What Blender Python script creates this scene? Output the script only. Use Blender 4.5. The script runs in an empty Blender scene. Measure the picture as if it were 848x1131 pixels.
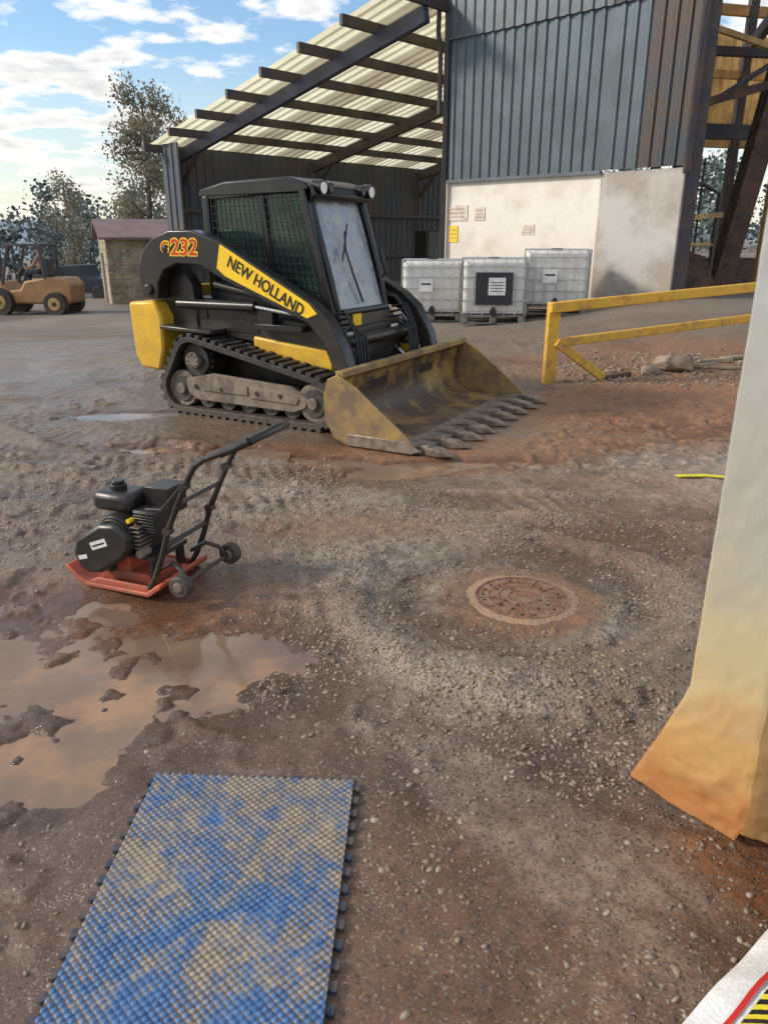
import bpy, math, random, bmesh
import numpy as np
from mathutils import Vector, Matrix
random.seed(7); rng=np.random.default_rng(11)
sc=bpy.context.scene
COL=sc.collection
R=math.radians
# ------------------------------------------------------------------ materials
def lnk(nt,a,b): nt.links.new(a,b)
def mat(name,c1,c2=None,scale=6,rough=.6,metal=0,bump=0,bscale=40,lo=.42,hi=.6,dust=None,trans=0,alpha=1,coat=0,r2=None):
    m=bpy.data.materials.new(name); m.use_nodes=True; nt=m.node_tree; N=nt.nodes
    b=N['Principled BSDF']; b.inputs['Roughness'].default_value=rough; b.inputs['Metallic'].default_value=metal
    tc=N.new('ShaderNodeTexCoord')
    nz=N.new('ShaderNodeTexNoise'); nz.inputs['Scale'].default_value=scale; nz.inputs['Detail'].default_value=9; nz.inputs['Roughness'].default_value=.65
    lnk(nt,tc.outputs['Object'],nz.inputs['Vector'])
    if c2 is None: c2=tuple(c*.8 for c in c1)
    rp=N.new('ShaderNodeValToRGB'); rp.color_ramp.elements[0].position=lo; rp.color_ramp.elements[1].position=hi
    rp.color_ramp.elements[0].color=(*c1,1); rp.color_ramp.elements[1].color=(*c2,1)
    lnk(nt,nz.outputs['Fac'],rp.inputs['Fac'])
    out=rp.outputs['Color']
    if dust:
        z0,z1,dc,amt=dust
        sp=N.new('ShaderNodeSeparateXYZ'); lnk(nt,tc.outputs['Object'],sp.inputs[0])
        mr=N.new('ShaderNodeMapRange'); mr.inputs['From Min'].default_value=z1; mr.inputs['From Max'].default_value=z0
        lnk(nt,sp.outputs['Z'],mr.inputs['Value'])
        n2=N.new('ShaderNodeTexNoise'); n2.inputs['Scale'].default_value=scale*1.7; n2.inputs['Detail'].default_value=10; n2.inputs['Roughness'].default_value=.7
        lnk(nt,tc.outputs['Object'],n2.inputs['Vector'])
        ad=N.new('ShaderNodeMath'); ad.operation='MULTIPLY_ADD'; ad.inputs[1].default_value=2.2; ad.inputs[2].default_value=-.6
        lnk(nt,n2.outputs['Fac'],ad.inputs[0])
        mu=N.new('ShaderNodeMath'); mu.operation='MULTIPLY'; mu.use_clamp=True; lnk(nt,ad.outputs[0],mu.inputs[0]); lnk(nt,mr.outputs[0],mu.inputs[1])
        m2=N.new('ShaderNodeMath'); m2.operation='MULTIPLY'; m2.inputs[1].default_value=amt; m2.use_clamp=True; lnk(nt,mu.outputs[0],m2.inputs[0])
        mx=N.new('ShaderNodeMix'); mx.data_type='RGBA'; mx.inputs['B'].default_value=(*dc,1)
        lnk(nt,m2.outputs[0],mx.inputs['Factor']); lnk(nt,out,mx.inputs['A']); out=mx.outputs['Result']
        rr=N.new('ShaderNodeMapRange'); rr.inputs['To Min'].default_value=rough; rr.inputs['To Max'].default_value=.9
        lnk(nt,m2.outputs[0],rr.inputs['Value']); lnk(nt,rr.outputs[0],b.inputs['Roughness'])
    lnk(nt,out,b.inputs['Base Color'])
    if r2 is not None:
        rr=N.new('ShaderNodeMapRange'); rr.inputs['From Min'].default_value=lo; rr.inputs['From Max'].default_value=hi
        rr.inputs['To Min'].default_value=rough; rr.inputs['To Max'].default_value=r2
        lnk(nt,nz.outputs['Fac'],rr.inputs['Value']); lnk(nt,rr.outputs[0],b.inputs['Roughness'])
    if bump:
        n3=N.new('ShaderNodeTexNoise'); n3.inputs['Scale'].default_value=bscale; n3.inputs['Detail'].default_value=6
        lnk(nt,tc.outputs['Object'],n3.inputs['Vector'])
        bp=N.new('ShaderNodeBump'); bp.inputs['Strength'].default_value=bump; bp.inputs['Distance'].default_value=.01
        lnk(nt,n3.outputs['Fac'],bp.inputs['Height']); lnk(nt,bp.outputs[0],b.inputs['Normal'])
    if trans:
        tl=N.new('ShaderNodeBsdfTranslucent'); lnk(nt,out,tl.inputs['Color'])
        ms=N.new('ShaderNodeMixShader'); ms.inputs[0].default_value=trans
        lnk(nt,b.outputs[0],ms.inputs[1]); lnk(nt,tl.outputs[0],ms.inputs[2]); lnk(nt,ms.outputs[0],N['Material Output'].inputs['Surface'])
    if alpha<1: b.inputs['Alpha'].default_value=alpha
    if coat: b.inputs['Coat Weight'].default_value=coat
    return m
MUD=(.20,.15,.10)
m_black=mat('black_paint',(.010,.010,.011),(.020,.019,.018),5,.28,dust=(.1,1.5,MUD,.32),bump=.1)
m_blackp=mat('black_plastic',(.010,.010,.011),(.018,.018,.018),9,.33,dust=(0,.7,MUD,.22),bump=.1)
m_yel=mat('yellow_paint',(.85,.50,.015),(.70,.40,.02),5,.35,dust=(.1,1.3,(.28,.19,.09),.7),bump=.1)
m_decal=mat('yellow_decal',(.95,.62,.02),(.88,.55,.02),5,.35)
m_txtk=mat('black_lettering',(.01,.01,.01),None,5,.4)
m_txtr=mat('red_lettering',(.6,.02,.015),None,5,.4)
m_rubber=mat('track_rubber',(.018,.017,.017),(.045,.04,.035),14,.55,bump=.4,dust=(0,.5,MUD,.6))
m_dusty=mat('dusty_steel',(.24,.19,.14),(.13,.10,.08),9,.75,bump=.5,bscale=30)
m_steel=mat('worn_steel',(.30,.26,.22),(.19,.14,.10),12,.42,.4,bump=.2)
m_chrome=mat('chrome_rod',(.6,.6,.6),(.5,.5,.5),5,.15,1)
m_bucket=mat('bucket_paint',(.46,.29,.07),(.17,.115,.07),4,.45,bump=.25,lo=.36,hi=.60,dust=(0,.6,(.23,.16,.10),.7))
m_buckin=mat('bucket_interior',(.44,.27,.07),(.075,.052,.036),2.6,.36,.1,bump=.4,lo=.36,hi=.54,dust=(0,.35,(.18,.12,.08),.8))
m_glass=mat('cab_glass',(.36,.40,.43),(.60,.60,.57),9,.15,.2,alpha=.85,r2=.6,lo=.45,hi=.62)
m_dglass=mat('dark_glass',(.05,.11,.09),(.02,.04,.04),2.5,.06,.2,alpha=.75)
m_lamp=mat('lamp_lens',(.9,.9,.87),None,5,.15)
m_hose=mat('hose_rubber',(.012,.012,.012),None,5,.45)
m_red=mat('red_orange_paint',(.66,.10,.035),(.42,.075,.035),9,.42,dust=(-.06,.16,(.26,.16,.11),1.3),bump=.3)
m_white=mat('white_label',(.8,.8,.78),None,5,.5)
m_ibc=mat('tote_plastic',(.86,.86,.83),(.74,.73,.68),3,.4,trans=.2,dust=(0,1.0,(.55,.5,.42),.6))
m_galv=mat('galvanised_tube',(.50,.51,.52),(.38,.38,.38),8,.4,.5)
m_pallet=mat('pallet_steel',(.22,.21,.2),(.12,.1,.08),8,.6,bump=.2)
m_darklab=mat('dark_sign',(.03,.03,.035),None,5,.4)
m_conc=mat('painted_block_cream',(.80,.76,.68),(.60,.52,.43),1.3,.75,bump=.25,bscale=12,lo=.48,hi=.78,dust=(-1,2.6,(.45,.33,.22),.8))
m_conc2=mat('concrete_shade_stained',(.50,.48,.45),(.36,.32,.28),1.1,.8,bump=.3,bscale=12,dust=(-1.2,1.3,(.36,.24,.15),1.2))  # greyer than the cream wall: shade put into the colour, plus brown stain below
m_side=mat('blue_metal_siding',(.085,.12,.145),(.055,.078,.095),1.6,.38,.2,lo=.4,hi=.7,dust=(2.0,5.5,(.12,.10,.08),.4))
m_side2=mat('blue_grey_siding',(.12,.15,.175),(.09,.105,.12),1.3,.45,.15)
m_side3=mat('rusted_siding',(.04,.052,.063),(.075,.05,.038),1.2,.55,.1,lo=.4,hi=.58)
m_backw=mat('shed_siding',(.06,.075,.105),(.09,.085,.085),.8,.6,.1)
m_roof=mat('roof_panel',(.66,.60,.42),(.54,.48,.32),.6,.6,trans=.5)
m_roofl=mat('roof_skylight',(.92,.88,.64),(.82,.76,.52),.6,.5,trans=.78)
m_beam=mat('dark_beam',(.05,.048,.06),(.09,.065,.055),3,.6,bump=.2)
m_beamb=mat('blue_beam',(.06,.065,.12),(.04,.04,.06),3,.5)
m_rust=mat('rusty_steel',(.13,.07,.04),(.06,.04,.033),4,.75,bump=.4)
m_ochre=mat('ochre_panel',(.80,.56,.24),(.50,.31,.13),1.6,.7,trans=.3)  # ochre brightened and made translucent so the bay's back wall looks lit
m_rail=mat('yellow_rail_paint',(.85,.48,.04),(.52,.25,.05),6,.45,lo=.50,hi=.66,bump=.15,dust=(0,1.1,(.28,.16,.08),.9))
m_wood=mat('weathered_wood',(.42,.35,.24),(.26,.21,.15),3,.85,bump=.3)
m_hutroof=mat('hut_roof',(.24,.15,.15),(.16,.12,.12),2,.7)
m_rock=mat('rock_face',(.36,.27,.20),(.22,.15,.11),6,.85,bump=.8,bscale=20)
m_iron=mat('cast_iron',(.22,.10,.055),(.30,.185,.12),14,.5,.05,bump=.8,bscale=70)
m_ringc=mat('muddy_concrete',(.40,.23,.13),(.30,.22,.16),9,.55,bump=1,bscale=50)
m_bark=mat('bark',(.13,.11,.09),(.08,.07,.06),5,.9)
m_leaf=mat('leaf',(.11,.13,.07),(.07,.085,.045),1.5,.7,trans=.35)
m_leafaut_haze=mat('leaf_autumn_haze',(.28,.26,.18),(.19,.19,.14),.8,.7,trans=.45)  # leaf colour paled to carry distance haze
m_leaffar=mat('leaf_far_haze',(.14,.18,.175),(.105,.135,.13),.35,.95)  # blue-grey haze mixed into the treeline leaf colour
m_hill=mat('forested_hill_haze',(.22,.28,.31),(.17,.22,.25),.05,1,bump=0)  # pale blue-grey: atmospheric haze is painted into the hill colour
m_fork=mat('forklift_paint',(.42,.22,.08),(.3,.16,.07),3,.5)
m_rim=mat('wheel_rim',(.5,.33,.12),None,5,.5)
m_skin=mat('skin',(.45,.28,.2),None,5,.5)
m_shirt=mat('hi_vis_shirt',(.35,.22,.16),None,5,.8)
m_jeans=mat('work_trousers',(.05,.06,.09),None,5,.8)
m_hair=mat('dark_cap',(.03,.025,.02),None,5,.8)
m_truck=mat('dark_truck_paint',(.03,.035,.05),None,5,.3)
m_ystrap=mat('yellow_strap',(.75,.68,.03),(.6,.55,.05),9,.5)
# ------------------------------------------------------------------ mesh builder
class MB:
    def __init__(s): s.v=[]; s.f=[]; s.m=[]
    def add(s,vs,fs,mi=0):
        o=len(s.v); s.v+= [tuple(v) for v in vs]; s.f+=[tuple(i+o for i in f) for f in fs]; s.m+=[mi]*len(fs)
    def box(s,c,size,mi=0,rot=None):
        c=Vector(c); hx,hy,hz=[a/2 for a in size]
        vs=[Vector((x,y,z)) for x in(-hx,hx) for y in(-hy,hy) for z in(-hz,hz)]
        if rot is not None: vs=[rot@v for v in vs]
        s.add([v+c for v in vs],[(0,1,3,2),(4,6,7,5),(0,4,5,1),(2,3,7,6),(0,2,6,4),(1,5,7,3)],mi)
    def beam(s,p0,p1,w,h,mi=0,up=(0,0,1)):
        p0=Vector(p0);p1=Vector(p1);d=(p1-p0).normalized();u=Vector(up)
        if abs(d.dot(u))>.98:u=Vector((0,1,0))
        r=d.cross(u).normalized();u=r.cross(d)
        vs=[p+r*a*w/2+u*b*h/2 for p in(p0,p1) for a,b in((-1,-1),(1,-1),(1,1),(-1,1))]
        s.add(vs,[(0,3,2,1),(4,5,6,7),(0,1,5,4),(1,2,6,5),(2,3,7,6),(3,0,4,7)],mi)
    def cyl(s,p0,p1,r,r2=None,n=16,mi=0):
        p0=Vector(p0);p1=Vector(p1); r2=r if r2 is None else r2
        d=(p1-p0).normalized(); u=Vector((0,0,1)) if abs(d.z)<.9 else Vector((1,0,0))
        a=d.cross(u).normalized(); b=d.cross(a)
        vs=[];
        for p,rr in((p0,r),(p1,r2)):
            for i in range(n):
                t=2*math.pi*i/n; vs.append(p+(a*math.cos(t)+b*math.sin(t))*rr)
        fs=[(i,(i+1)%n,n+(i+1)%n,n+i) for i in range(n)]+[tuple(range(n))[::-1],tuple(range(n,2*n))]
        s.add(vs,fs,mi)
    def tube(s,pts,r,n=8,mi=0,closed=False):
        pts=[Vector(p) for p in pts]; rs=r if isinstance(r,(list,tuple)) else [r]*len(pts)
        vs=[];prev=None
        for i,p in enumerate(pts):
            d=(pts[min(i+1,len(pts)-1)]-pts[max(i-1,0)]).normalized()
            if prev is None:
                u=Vector((0,0,1)) if abs(d.z)<.9 else Vector((1,0,0)); a=d.cross(u).normalized()
            else:
                a=(prev-d*prev.dot(d)).normalized()
            prev=a;b=d.cross(a)
            for k in range(n):
                t=2*math.pi*k/n; vs.append(p+(a*math.cos(t)+b*math.sin(t))*rs[i])
        fs=[]
        for i in range(len(pts)-1):
            for k in range(n): fs.append((i*n+k,i*n+(k+1)%n,(i+1)*n+(k+1)%n,(i+1)*n+k))
        fs+=[tuple(range(n))[::-1],tuple(range((len(pts)-1)*n,len(pts)*n))]
        s.add(vs,fs,mi)
    def prism(s,prof,y0,y1,mi=0):
        n=len(prof); vs=[(x,y0,z) for x,z in prof]+[(x,y1,z) for x,z in prof]
        s.add(vs,[tuple(range(n)),tuple(range(n,2*n))[::-1]]+[(i,n+i,n+(i+1)%n,(i+1)%n) for i in range(n)],mi)
    def corr(s,O,U,V,N,L,period,depth,mi=0,alt=None):
        O=Vector(O);U=Vector(U);V=Vector(V);N=Vector(N)
        pr=[(0,0),(.55,0),(.65,1),(.9,1)]
        ss=[];k=0
        while k*period<L:
            for a,b in pr:
                q=(k+a)*period
                if q<=L: ss.append((q,b*depth,k))
            k+=1
        ss.append((L,0,k))
        vs=[]
        for q,d,k in ss: vs+= [O+U*q+N*d, O+U*q+N*d+V]
        o=len(s.v); s.v+=[tuple(v) for v in vs]
        for i in range(len(ss)-1):
            s.f.append((o+2*i,o+2*i+2,o+2*i+3,o+2*i+1)); s.m.append(alt(ss[i][2]) if alt else mi)
    def obj(s,name,mats,parent=None,bevel=0,smooth=35,loc=None):
        me=bpy.data.meshes.new(name); me.from_pydata(s.v,[],s.f); me.update()
        for m in mats: me.materials.append(m)
        me.polygons.foreach_set('material_index',s.m)
        if smooth:
            me.polygons.foreach_set('use_smooth',[True]*len(me.polygons))
            me.set_sharp_from_angle(angle=R(smooth))
        ob=bpy.data.objects.new(name,me); COL.objects.link(ob)
        if parent: ob.parent=parent
        if loc: ob.location=loc
        if bevel:
            b=ob.modifiers.new('b','BEVEL'); b.width=bevel; b.segments=2; b.limit_method='ANGLE'; b.angle_limit=R(40)
        return ob
def empty(name,loc=(0,0,0),rotz=0):
    e=bpy.data.objects.new(name,None); COL.objects.link(e); e.location=loc; e.rotation_euler=(0,0,rotz); e.empty_display_size=.2; return e
def text(name,body,size,mat_,parent,loc,rot,ext=.002,offset=0,shear=0,sx=1):
    c=bpy.data.curves.new(name,'FONT'); c.body=body; c.size=size; c.extrude=ext; c.offset=offset; c.shear=shear; c.align_x='LEFT'
    c.materials.append(mat_); o=bpy.data.objects.new(name,c); COL.objects.link(o); o.parent=parent; o.location=loc; o.rotation_euler=rot; o.scale=(sx,1,1); return o
def npmesh(name,V,F,mats,smooth=False,attrs=None):
    me=bpy.data.meshes.new(name); V=np.asarray(V,dtype=np.float32); F=np.asarray(F,dtype=np.int32)
    me.vertices.add(len(V)); me.vertices.foreach_set('co',V.ravel())
    k=F.shape[1]; me.loops.add(F.size); me.loops.foreach_set('vertex_index',F.ravel())
    me.polygons.add(len(F)); me.polygons.foreach_set('loop_start',np.arange(0,F.size,k,dtype=np.int32))
    if smooth: me.polygons.foreach_set('use_smooth',np.ones(len(F),dtype=bool))
    for m in mats: me.materials.append(m)
    if attrs:
        for an,av in attrs.items():
            at=me.attributes.new(an,'FLOAT','POINT'); at.data.foreach_set('value',np.asarray(av,dtype=np.float32).ravel())
    me.update(calc_edges=True); me.validate()
    ob=bpy.data.objects.new(name,me); COL.objects.link(ob); return ob
# ------------------------------------------------------------------ noise
LAT=rng.random((8,256,256))
def vn(x,y,s=0):
    xi=np.floor(x).astype(int); yi=np.floor(y).astype(int); fx=x-xi; fy=y-yi
    fx=fx*fx*(3-2*fx); fy=fy*fy*(3-2*fy); L=LAT[s%8]
    a=L[xi&255,yi&255];b=L[(xi+1)&255,yi&255];c=L[xi&255,(yi+1)&255];d=L[(xi+1)&255,(yi+1)&255]
    return a*(1-fx)*(1-fy)+b*fx*(1-fy)+c*(1-fx)*fy+d*fx*fy
def fbm(x,y,s=0,o=4):
    r=0;a=.5;t=0
    for i in range(o): r=r+a*vn(x*2**i+i*17.3,y*2**i+i*9.1,s+i); t+=a; a*=.5
    return r/t
def S(t): t=np.clip(t,0,1); return t*t*(3-2*t)
def base(X,Y):
    return .5*S((X-1)/5)*S((Y-8)/7)-.75*S((1-X)/9)*S((Y-9)/12)-2.4*S((Y-27)/35)*S((6-X)/12)
def blob(X,Y,cx,cy,rx,ry,ang=0,soft=.35,w=.25):
    c,s=math.cos(ang),math.sin(ang); dx=X-cx;dy=Y-cy
    u=(dx*c+dy*s)/rx; v=(-dx*s+dy*c)/ry
    d=np.sqrt(u*u+v*v)+w*2*(fbm(X*2.5/(min(rx,ry)+.2)*.5+5,Y*2.5/(min(rx,ry)+.2)*.5,3,5)-.5)
    return S((1-d)/soft+.5)
MHX,MHY=.63,3.1
PUD=[(-1.62,2.45,1.05,.50,.22),(-1.15,1.98,.42,.32,0.4),(-.88,2.74,.30,.15,.1),(-1.75,1.75,.6,.4,.2),(-1.45,5.62,.75,.19,-.1),(.35,5.22,.65,.16,.12),(-2.6,6.9,.6,.22,0),(-.35,5.35,.35,.12,.0)]
WL=-.030
def basin(X,Y):
    b=0
    for cx,cy,rx,ry,a in PUD: b=np.maximum(b,blob(X,Y,cx,cy,rx,ry,a,1.0,.7))
    return b
def rut(X,Y,p0,p1,w,curve=0):
    dx,dy=p1[0]-p0[0],p1[1]-p0[1]; L=math.hypot(dx,dy)
    u=((X-p0[0])*dx+(Y-p0[1])*dy)/L; v=(-(X-p0[0])*dy+(Y-p0[1])*dx)/L
    v=v-curve*np.sin(np.clip(u/L,0,1)*math.pi)+.12*(fbm(u*1.5,v*1.5,4,3)-.5)
    return u,v,S(1.6-np.abs(v)/w)*S(u/.3+.5)*S((L-u)/.3+.5)
def gravelmask(X,Y):
    r=np.hypot(X-MHX,(Y-MHY))
    g=S((1.45-r)/.6)*.95*S((r-.36)/.15)
    g=np.maximum(g,.8*blob(X,Y,-.3,4.2,2.2,.9,-.1,.8,.4))
    g=np.maximum(g,.9*blob(X,Y,1.35,3.5,.9,.7,0,.6,.4))
    g=np.maximum(g,.8*blob(X,Y,.1,2.5,.7,.6,-.5,.7,.4))
    g=np.maximum(g,.9*blob(X,Y,.72,2.0,.6,.32,-.6,.7,.4))
    g=np.maximum(g,.30*blob(X,Y,.4,1.5,1.0,.6,0,.9,.5))
    g=g*(.28+.72*S((fbm(X*2.6,Y*2.6,2,5)-.42)*5))
    g=g*(1-.7*blob(X,Y,1.35,4.75,1.0,.45,.2,.5))
    return np.clip(g,0,1)
def H(X,Y):
    near=S((16-Y)/8)*S((14-np.abs(X))/6)
    n=.070*(fbm(X*.8+3,Y*.8,0,3)-.5)+.045*(fbm(X*3.3,Y*3.3,1,4)-.5)
    g=gravelmask(X,Y)
    n=n+(.35+.65*g)*.024*(fbm(X*14,Y*14,2,3)-.5)+.014*(fbm(X*30,Y*30,4,3)-.5)
    cl=fbm(X*10+7,Y*10,6,3); n=n+.018*S((cl-.56)*9)*(.15+.85*S((fbm(X*1.1,Y*1.1,7,2)-.42)*6))
    r=np.hypot(X-MHX,Y-MHY); th=np.arctan2(Y-MHY,X-MHX)
    rw=r+.16*(fbm(X*2,Y*2,5,3)-.5)
    n=n+.036*np.exp(-((rw-.76)/.11)**2)*(.3+1.4*fbm(th*1.5+9,r*2,6,2))-.020*np.exp(-((rw-.48)/.09)**2)
    n=n+.006*np.sin(rw*46)*S((rw-.40)/.1)*S((1.3-rw)/.4)*S((fbm(X*2.2,Y*2.2,2,3)-.46)*6)
    for p0,p1,w,c in [((-4.2,5.3),(.3,4.85),.17,.12),((-4.2,4.7),(-.4,4.3),.17,.1),((-3.6,3.7),(-1.9,3.8),.15,.1),((-5,7.6),(-2.4,5.9),.2,.2),((-6,6.4),(-2,5.2),.2,.1),((.2,4.5),(3.5,3.7),.15,.15)]:
        u,v,b=rut(X,Y,p0,p1,w,c); L=math.hypot(p1[0]-p0[0],p1[1]-p0[1])
        k=S((fbm(X*1.3,Y*1.3,3,3)-.38)*4)
        n=n+b*(-.012+.005*np.sin(u*58+4*v/w+6*fbm(X*3,Y*3,1,2))*k)+.022*k*np.exp(-((np.abs(v)/w-1.5)/.35)**2)*S(u/.3)*S((L-u)/.3)
    F=0
    F=np.maximum(F,S((.32-r)/.06+.5))
    F=np.maximum(F,S(1.5-np.maximum(np.abs(X+.42)/.42,np.abs(Y-1.35)/.62))*.93)
    F=np.maximum(F,S((.5-np.hypot(X+1.1,Y-3.35))/.15+.5)*.8)
    ux=(X+.82)*.875-(Y-7.44)*.485; uy=(X+.82)*.485+(Y-7.44)*.875
    F=np.maximum(F,S((2.0-np.maximum(np.abs(ux-.5),np.abs(uy)*1.4))/.3+.5)*.9)
    n=np.maximum(n,-.024)*(1-F)
    n=n-.004*S((.26-r)/.02+.5)
    n=n-.046*basin(X,Y)
    far=.10*(fbm(X*.25,Y*.25,5,3)-.5)
    return base(X,Y)+n*near+far*(1-near)*S((Y-10)/6)
# ------------------------------------------------------------------ ground
def axis(lo,hi,step,glo,ghi,gf=1.09):
    a=list(np.arange(lo,hi+1e-6,step)); s=step
    while a[-1]<ghi: s*=gf; a.append(a[-1]+s)
    s=step; b=[]; x=lo
    while x>glo: s*=gf*1.05; x-=s; b.append(x)
    return np.array(b[::-1]+a)
xs=axis(-3.4,3.4,.015,-600,600,1.06); ys=axis(.9,6.6,.0145,-200,900,1.03)
GX,GY=np.meshgrid(xs,ys); GZ=H(GX,GY)
nx,ny=len(xs),len(ys)
idx=np.arange(nx*ny).reshape(ny,nx)
F=np.stack([idx[:-1,:-1],idx[:-1,1:],idx[1:,1:],idx[1:,:-1]],-1).reshape(-1,4)
def masks(X,Y,Z):
    b=basin(X,Y)
    wet=np.clip(b*1.3+1.0*blob(X,Y,-1.5,2.3,1.7,1.3,.2,.8,.5)+1.0*blob(X,Y,-.9,1.3,1.4,.8,0,.7,.4)+1.0*blob(X,Y,-2.4,5.2,3.0,1.9,0,.8,.5)+.8*blob(X,Y,.9,5.2,1.9,.9,0,.8,.5)+.9*blob(X,Y,.6,1.2,1.0,.55,0,.8,.5)+.9*blob(X,Y,-4,10,5.5,4.5,0,.8,.5)+.65*blob(X,Y,.1,3.9,1.5,.9,0,.8,.5)+.6*blob(X,Y,2.6,6.6,1.6,1.0,0,.8,.5)+.6*blob(X,Y,.3,2.6,.8,.6,0,.8,.6),0,1)
    wet=wet*(.60+.9*(fbm(X*1.5,Y*1.5,4,3)-.2)); wet=np.clip(np.maximum(wet,b),0,1)
    r=np.hypot(X-MHX,Y-MHY)
    red=np.clip(.9*blob(X,Y,2.9,7.0,1.8,1.35,.1,.5)+.7*blob(X,Y,3.6,9.5,2.0,1.6,.1,.6)+.8*blob(X,Y,.7,5.5,1.2,.40,.25,.6)+.8*blob(X,Y,.93,1.55,.14,.2,0,.7,.5)+.75*blob(X,Y,-.5,5.55,1.4,.26,-.1,.6)+.5*blob(X,Y,-.93,2.7,.5,.32,0,.7)+.25*blob(X,Y,.3,1.3,1.0,.5,0,.8)+.4*blob(X,Y,-1.0,3.1,.7,.35,0,.8)+.45*blob(X,Y,-.2,4.0,.5,.25,0,.8,.5)+.65*S((.40-r)/.10+.3)+.3*blob(X,Y,1.6,4.3,1.4,.8,0,.8,.5),0,1)
    dust=np.clip(.8*blob(X,Y,1.7,5.1,1.6,.7,-.15,.8)+.95*blob(X,Y,.36,1.72,.6,.14,-.95,.9,.7)+.9*blob(X,Y,.66,1.55,.34,.14,-.5,.9,.7)+.6*blob(X,Y,.15,3.4,.6,.4,0,.8,.5)+.6*blob(X,Y,-.2,4.3,1.3,.35,-.1,.8,.5)+.75*blob(X,Y,.25,2.45,.45,.2,-.7,.8,.5)+.5*blob(X,Y,3.2,6.0,1,.5,0,.8)+.6*np.exp(-((r-.44)/.06)**2)*S((fbm(X*3,Y*3,1,3)-.45)*6)+.4*blob(X,Y,.0,5.0,1.6,.3,0,.8,.5),0,1)
    mud=np.clip(.95*blob(X,Y,-.3,1.3,2.6,.8,0,.5,.4)+.9*blob(X,Y,-1.6,2.3,1.2,.9,.2,.6,.4)+.6*blob(X,Y,-.8,5.5,1.7,.4,-.1,.6)+.45*S((fbm(X*1.2+4,Y*1.2,6,4)-.45)*7),0,1)
    return wet,red,dust,mud
wet,red,dust_,mud=masks(GX,GY,GZ)
gm=gravelmask(GX,GY)
farf=S((np.hypot(GX,GY)-9)/10)
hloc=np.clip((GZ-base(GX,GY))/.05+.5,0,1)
gmat=bpy.data.materials.new('yard_ground'); gmat.use_nodes=True; nt=gmat.node_tree; N=nt.nodes; bs=N['Principled BSDF']
tc=N.new('ShaderNodeTexCoord')
def att(n):
    a=N.new('ShaderNodeAttribute'); a.attribute_name=n; return a.outputs['Fac']
def noise(s,d=10,r=.65,vec=None):
    a=N.new('ShaderNodeTexNoise'); a.inputs['Scale'].default_value=s; a.inputs['Detail'].default_value=d; a.inputs['Roughness'].default_value=r; lnk(nt,tc.outputs['Object'] if vec is None else vec,a.inputs['Vector']); return a
def ramp(inp,*els):
    r=N.new('ShaderNodeValToRGB'); e=r.color_ramp.elements
    while len(e)<len(els): e.new(.5)
    for i,(p,c) in enumerate(els): e[i].position=p; e[i].color=(*c,1) if len(c)==3 else c
    lnk(nt,inp,r.inputs[0]); return r.outputs[0]
def mix(f,a,b,bt='MIX'):
    m=N.new('ShaderNodeMix'); m.data_type='RGBA'; m.blend_type=bt
    for nm,v in(('Factor',f),('A',a),('B',b)):
        if isinstance(v,(int,float)): m.inputs[nm].default_value=v
        elif isinstance(v,tuple): m.inputs[nm].default_value=(*v,1)
        else: lnk(nt,v,m.inputs[nm])
    return m.outputs['Result']
def mth(op,a,b=None,c=None,clamp=False):
    m=N.new('ShaderNodeMath'); m.operation=op; m.use_clamp=clamp
    for i,v in enumerate((a,b,c)):
        if v is None: continue
        if isinstance(v,(int,float)): m.inputs[i].default_value=v
        else: lnk(nt,v,m.inputs[i])
    return m.outputs[0]
n1=noise(3); n2=noise(14,12,.75); n3=noise(90,8,.7); n4=noise(.5,6)
grey=ramp(n2.outputs[0],(.3,(.11,.086,.064)),(.52,(.24,.19,.14)),(.72,(.42,.345,.265)))
mudc=ramp(n1.outputs[0],(.35,(.13,.083,.057)),(.55,(.22,.145,.10)),(.75,(.31,.215,.15)))
redc=ramp(n2.outputs[0],(.3,(.22,.09,.04)),(.6,(.42,.20,.09)),(.8,(.50,.29,.16)))
dustc=ramp(n2.outputs[0],(.3,(.32,.265,.205)),(.7,(.56,.49,.40)))
def breakup(a,k=1.6):
    return mth('MULTIPLY_ADD',mth('SUBTRACT',n2.outputs[0],.5),mth('MULTIPLY',a,k*2.4),a,True)
vo=N.new('ShaderNodeTexVoronoi'); vo.inputs['Scale'].default_value=80; lnk(nt,tc.outputs['Object'],vo.inputs['Vector'])
vo2=N.new('ShaderNodeTexVoronoi'); vo2.inputs['Scale'].default_value=190; lnk(nt,tc.outputs['Object'],vo2.inputs['Vector'])
sep=N.new('ShaderNodeSeparateColor'); lnk(nt,vo.outputs['Color'],sep.inputs[0])
sep2=N.new('ShaderNodeSeparateColor'); lnk(nt,vo2.outputs['Color'],sep2.inputs[0])
stonec=ramp(sep.outputs[0],(0,(.07,.056,.047)),(.5,(.21,.175,.14)),(.85,(.36,.31,.25)),(1,(.56,.50,.43)))
c=mix(mth('MULTIPLY',n1.outputs[0],.6),grey,(.28,.185,.11))
c=mix(mth('MULTIPLY',att('farf'),.8),c,ramp(n4.outputs[0],(.35,(.17,.152,.135)),(.65,(.30,.26,.22))))
c=mix(breakup(att('mud')),c,mudc)
c=mix(breakup(att('dust')),c,dustc)
c=mix(breakup(att('red')),c,redc)
peb=mth('GREATER_THAN',sep.outputs[1],mth('SUBTRACT',.86,mth('MULTIPLY',att('gravel'),.75)))
gfac=mth('MULTIPLY',peb,mth('LESS_THAN',vo.outputs['Distance'],.50))
c=mix(mth('MULTIPLY',gfac,.65),c,stonec)
grit=mth('GREATER_THAN',sep2.outputs[0],.70)
c=mix(mth('MULTIPLY',grit,.5),c,ramp(sep2.outputs[1],(0,(.05,.04,.033)),(.6,(.17,.135,.105)),(1,(.54,.475,.40))))
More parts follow.
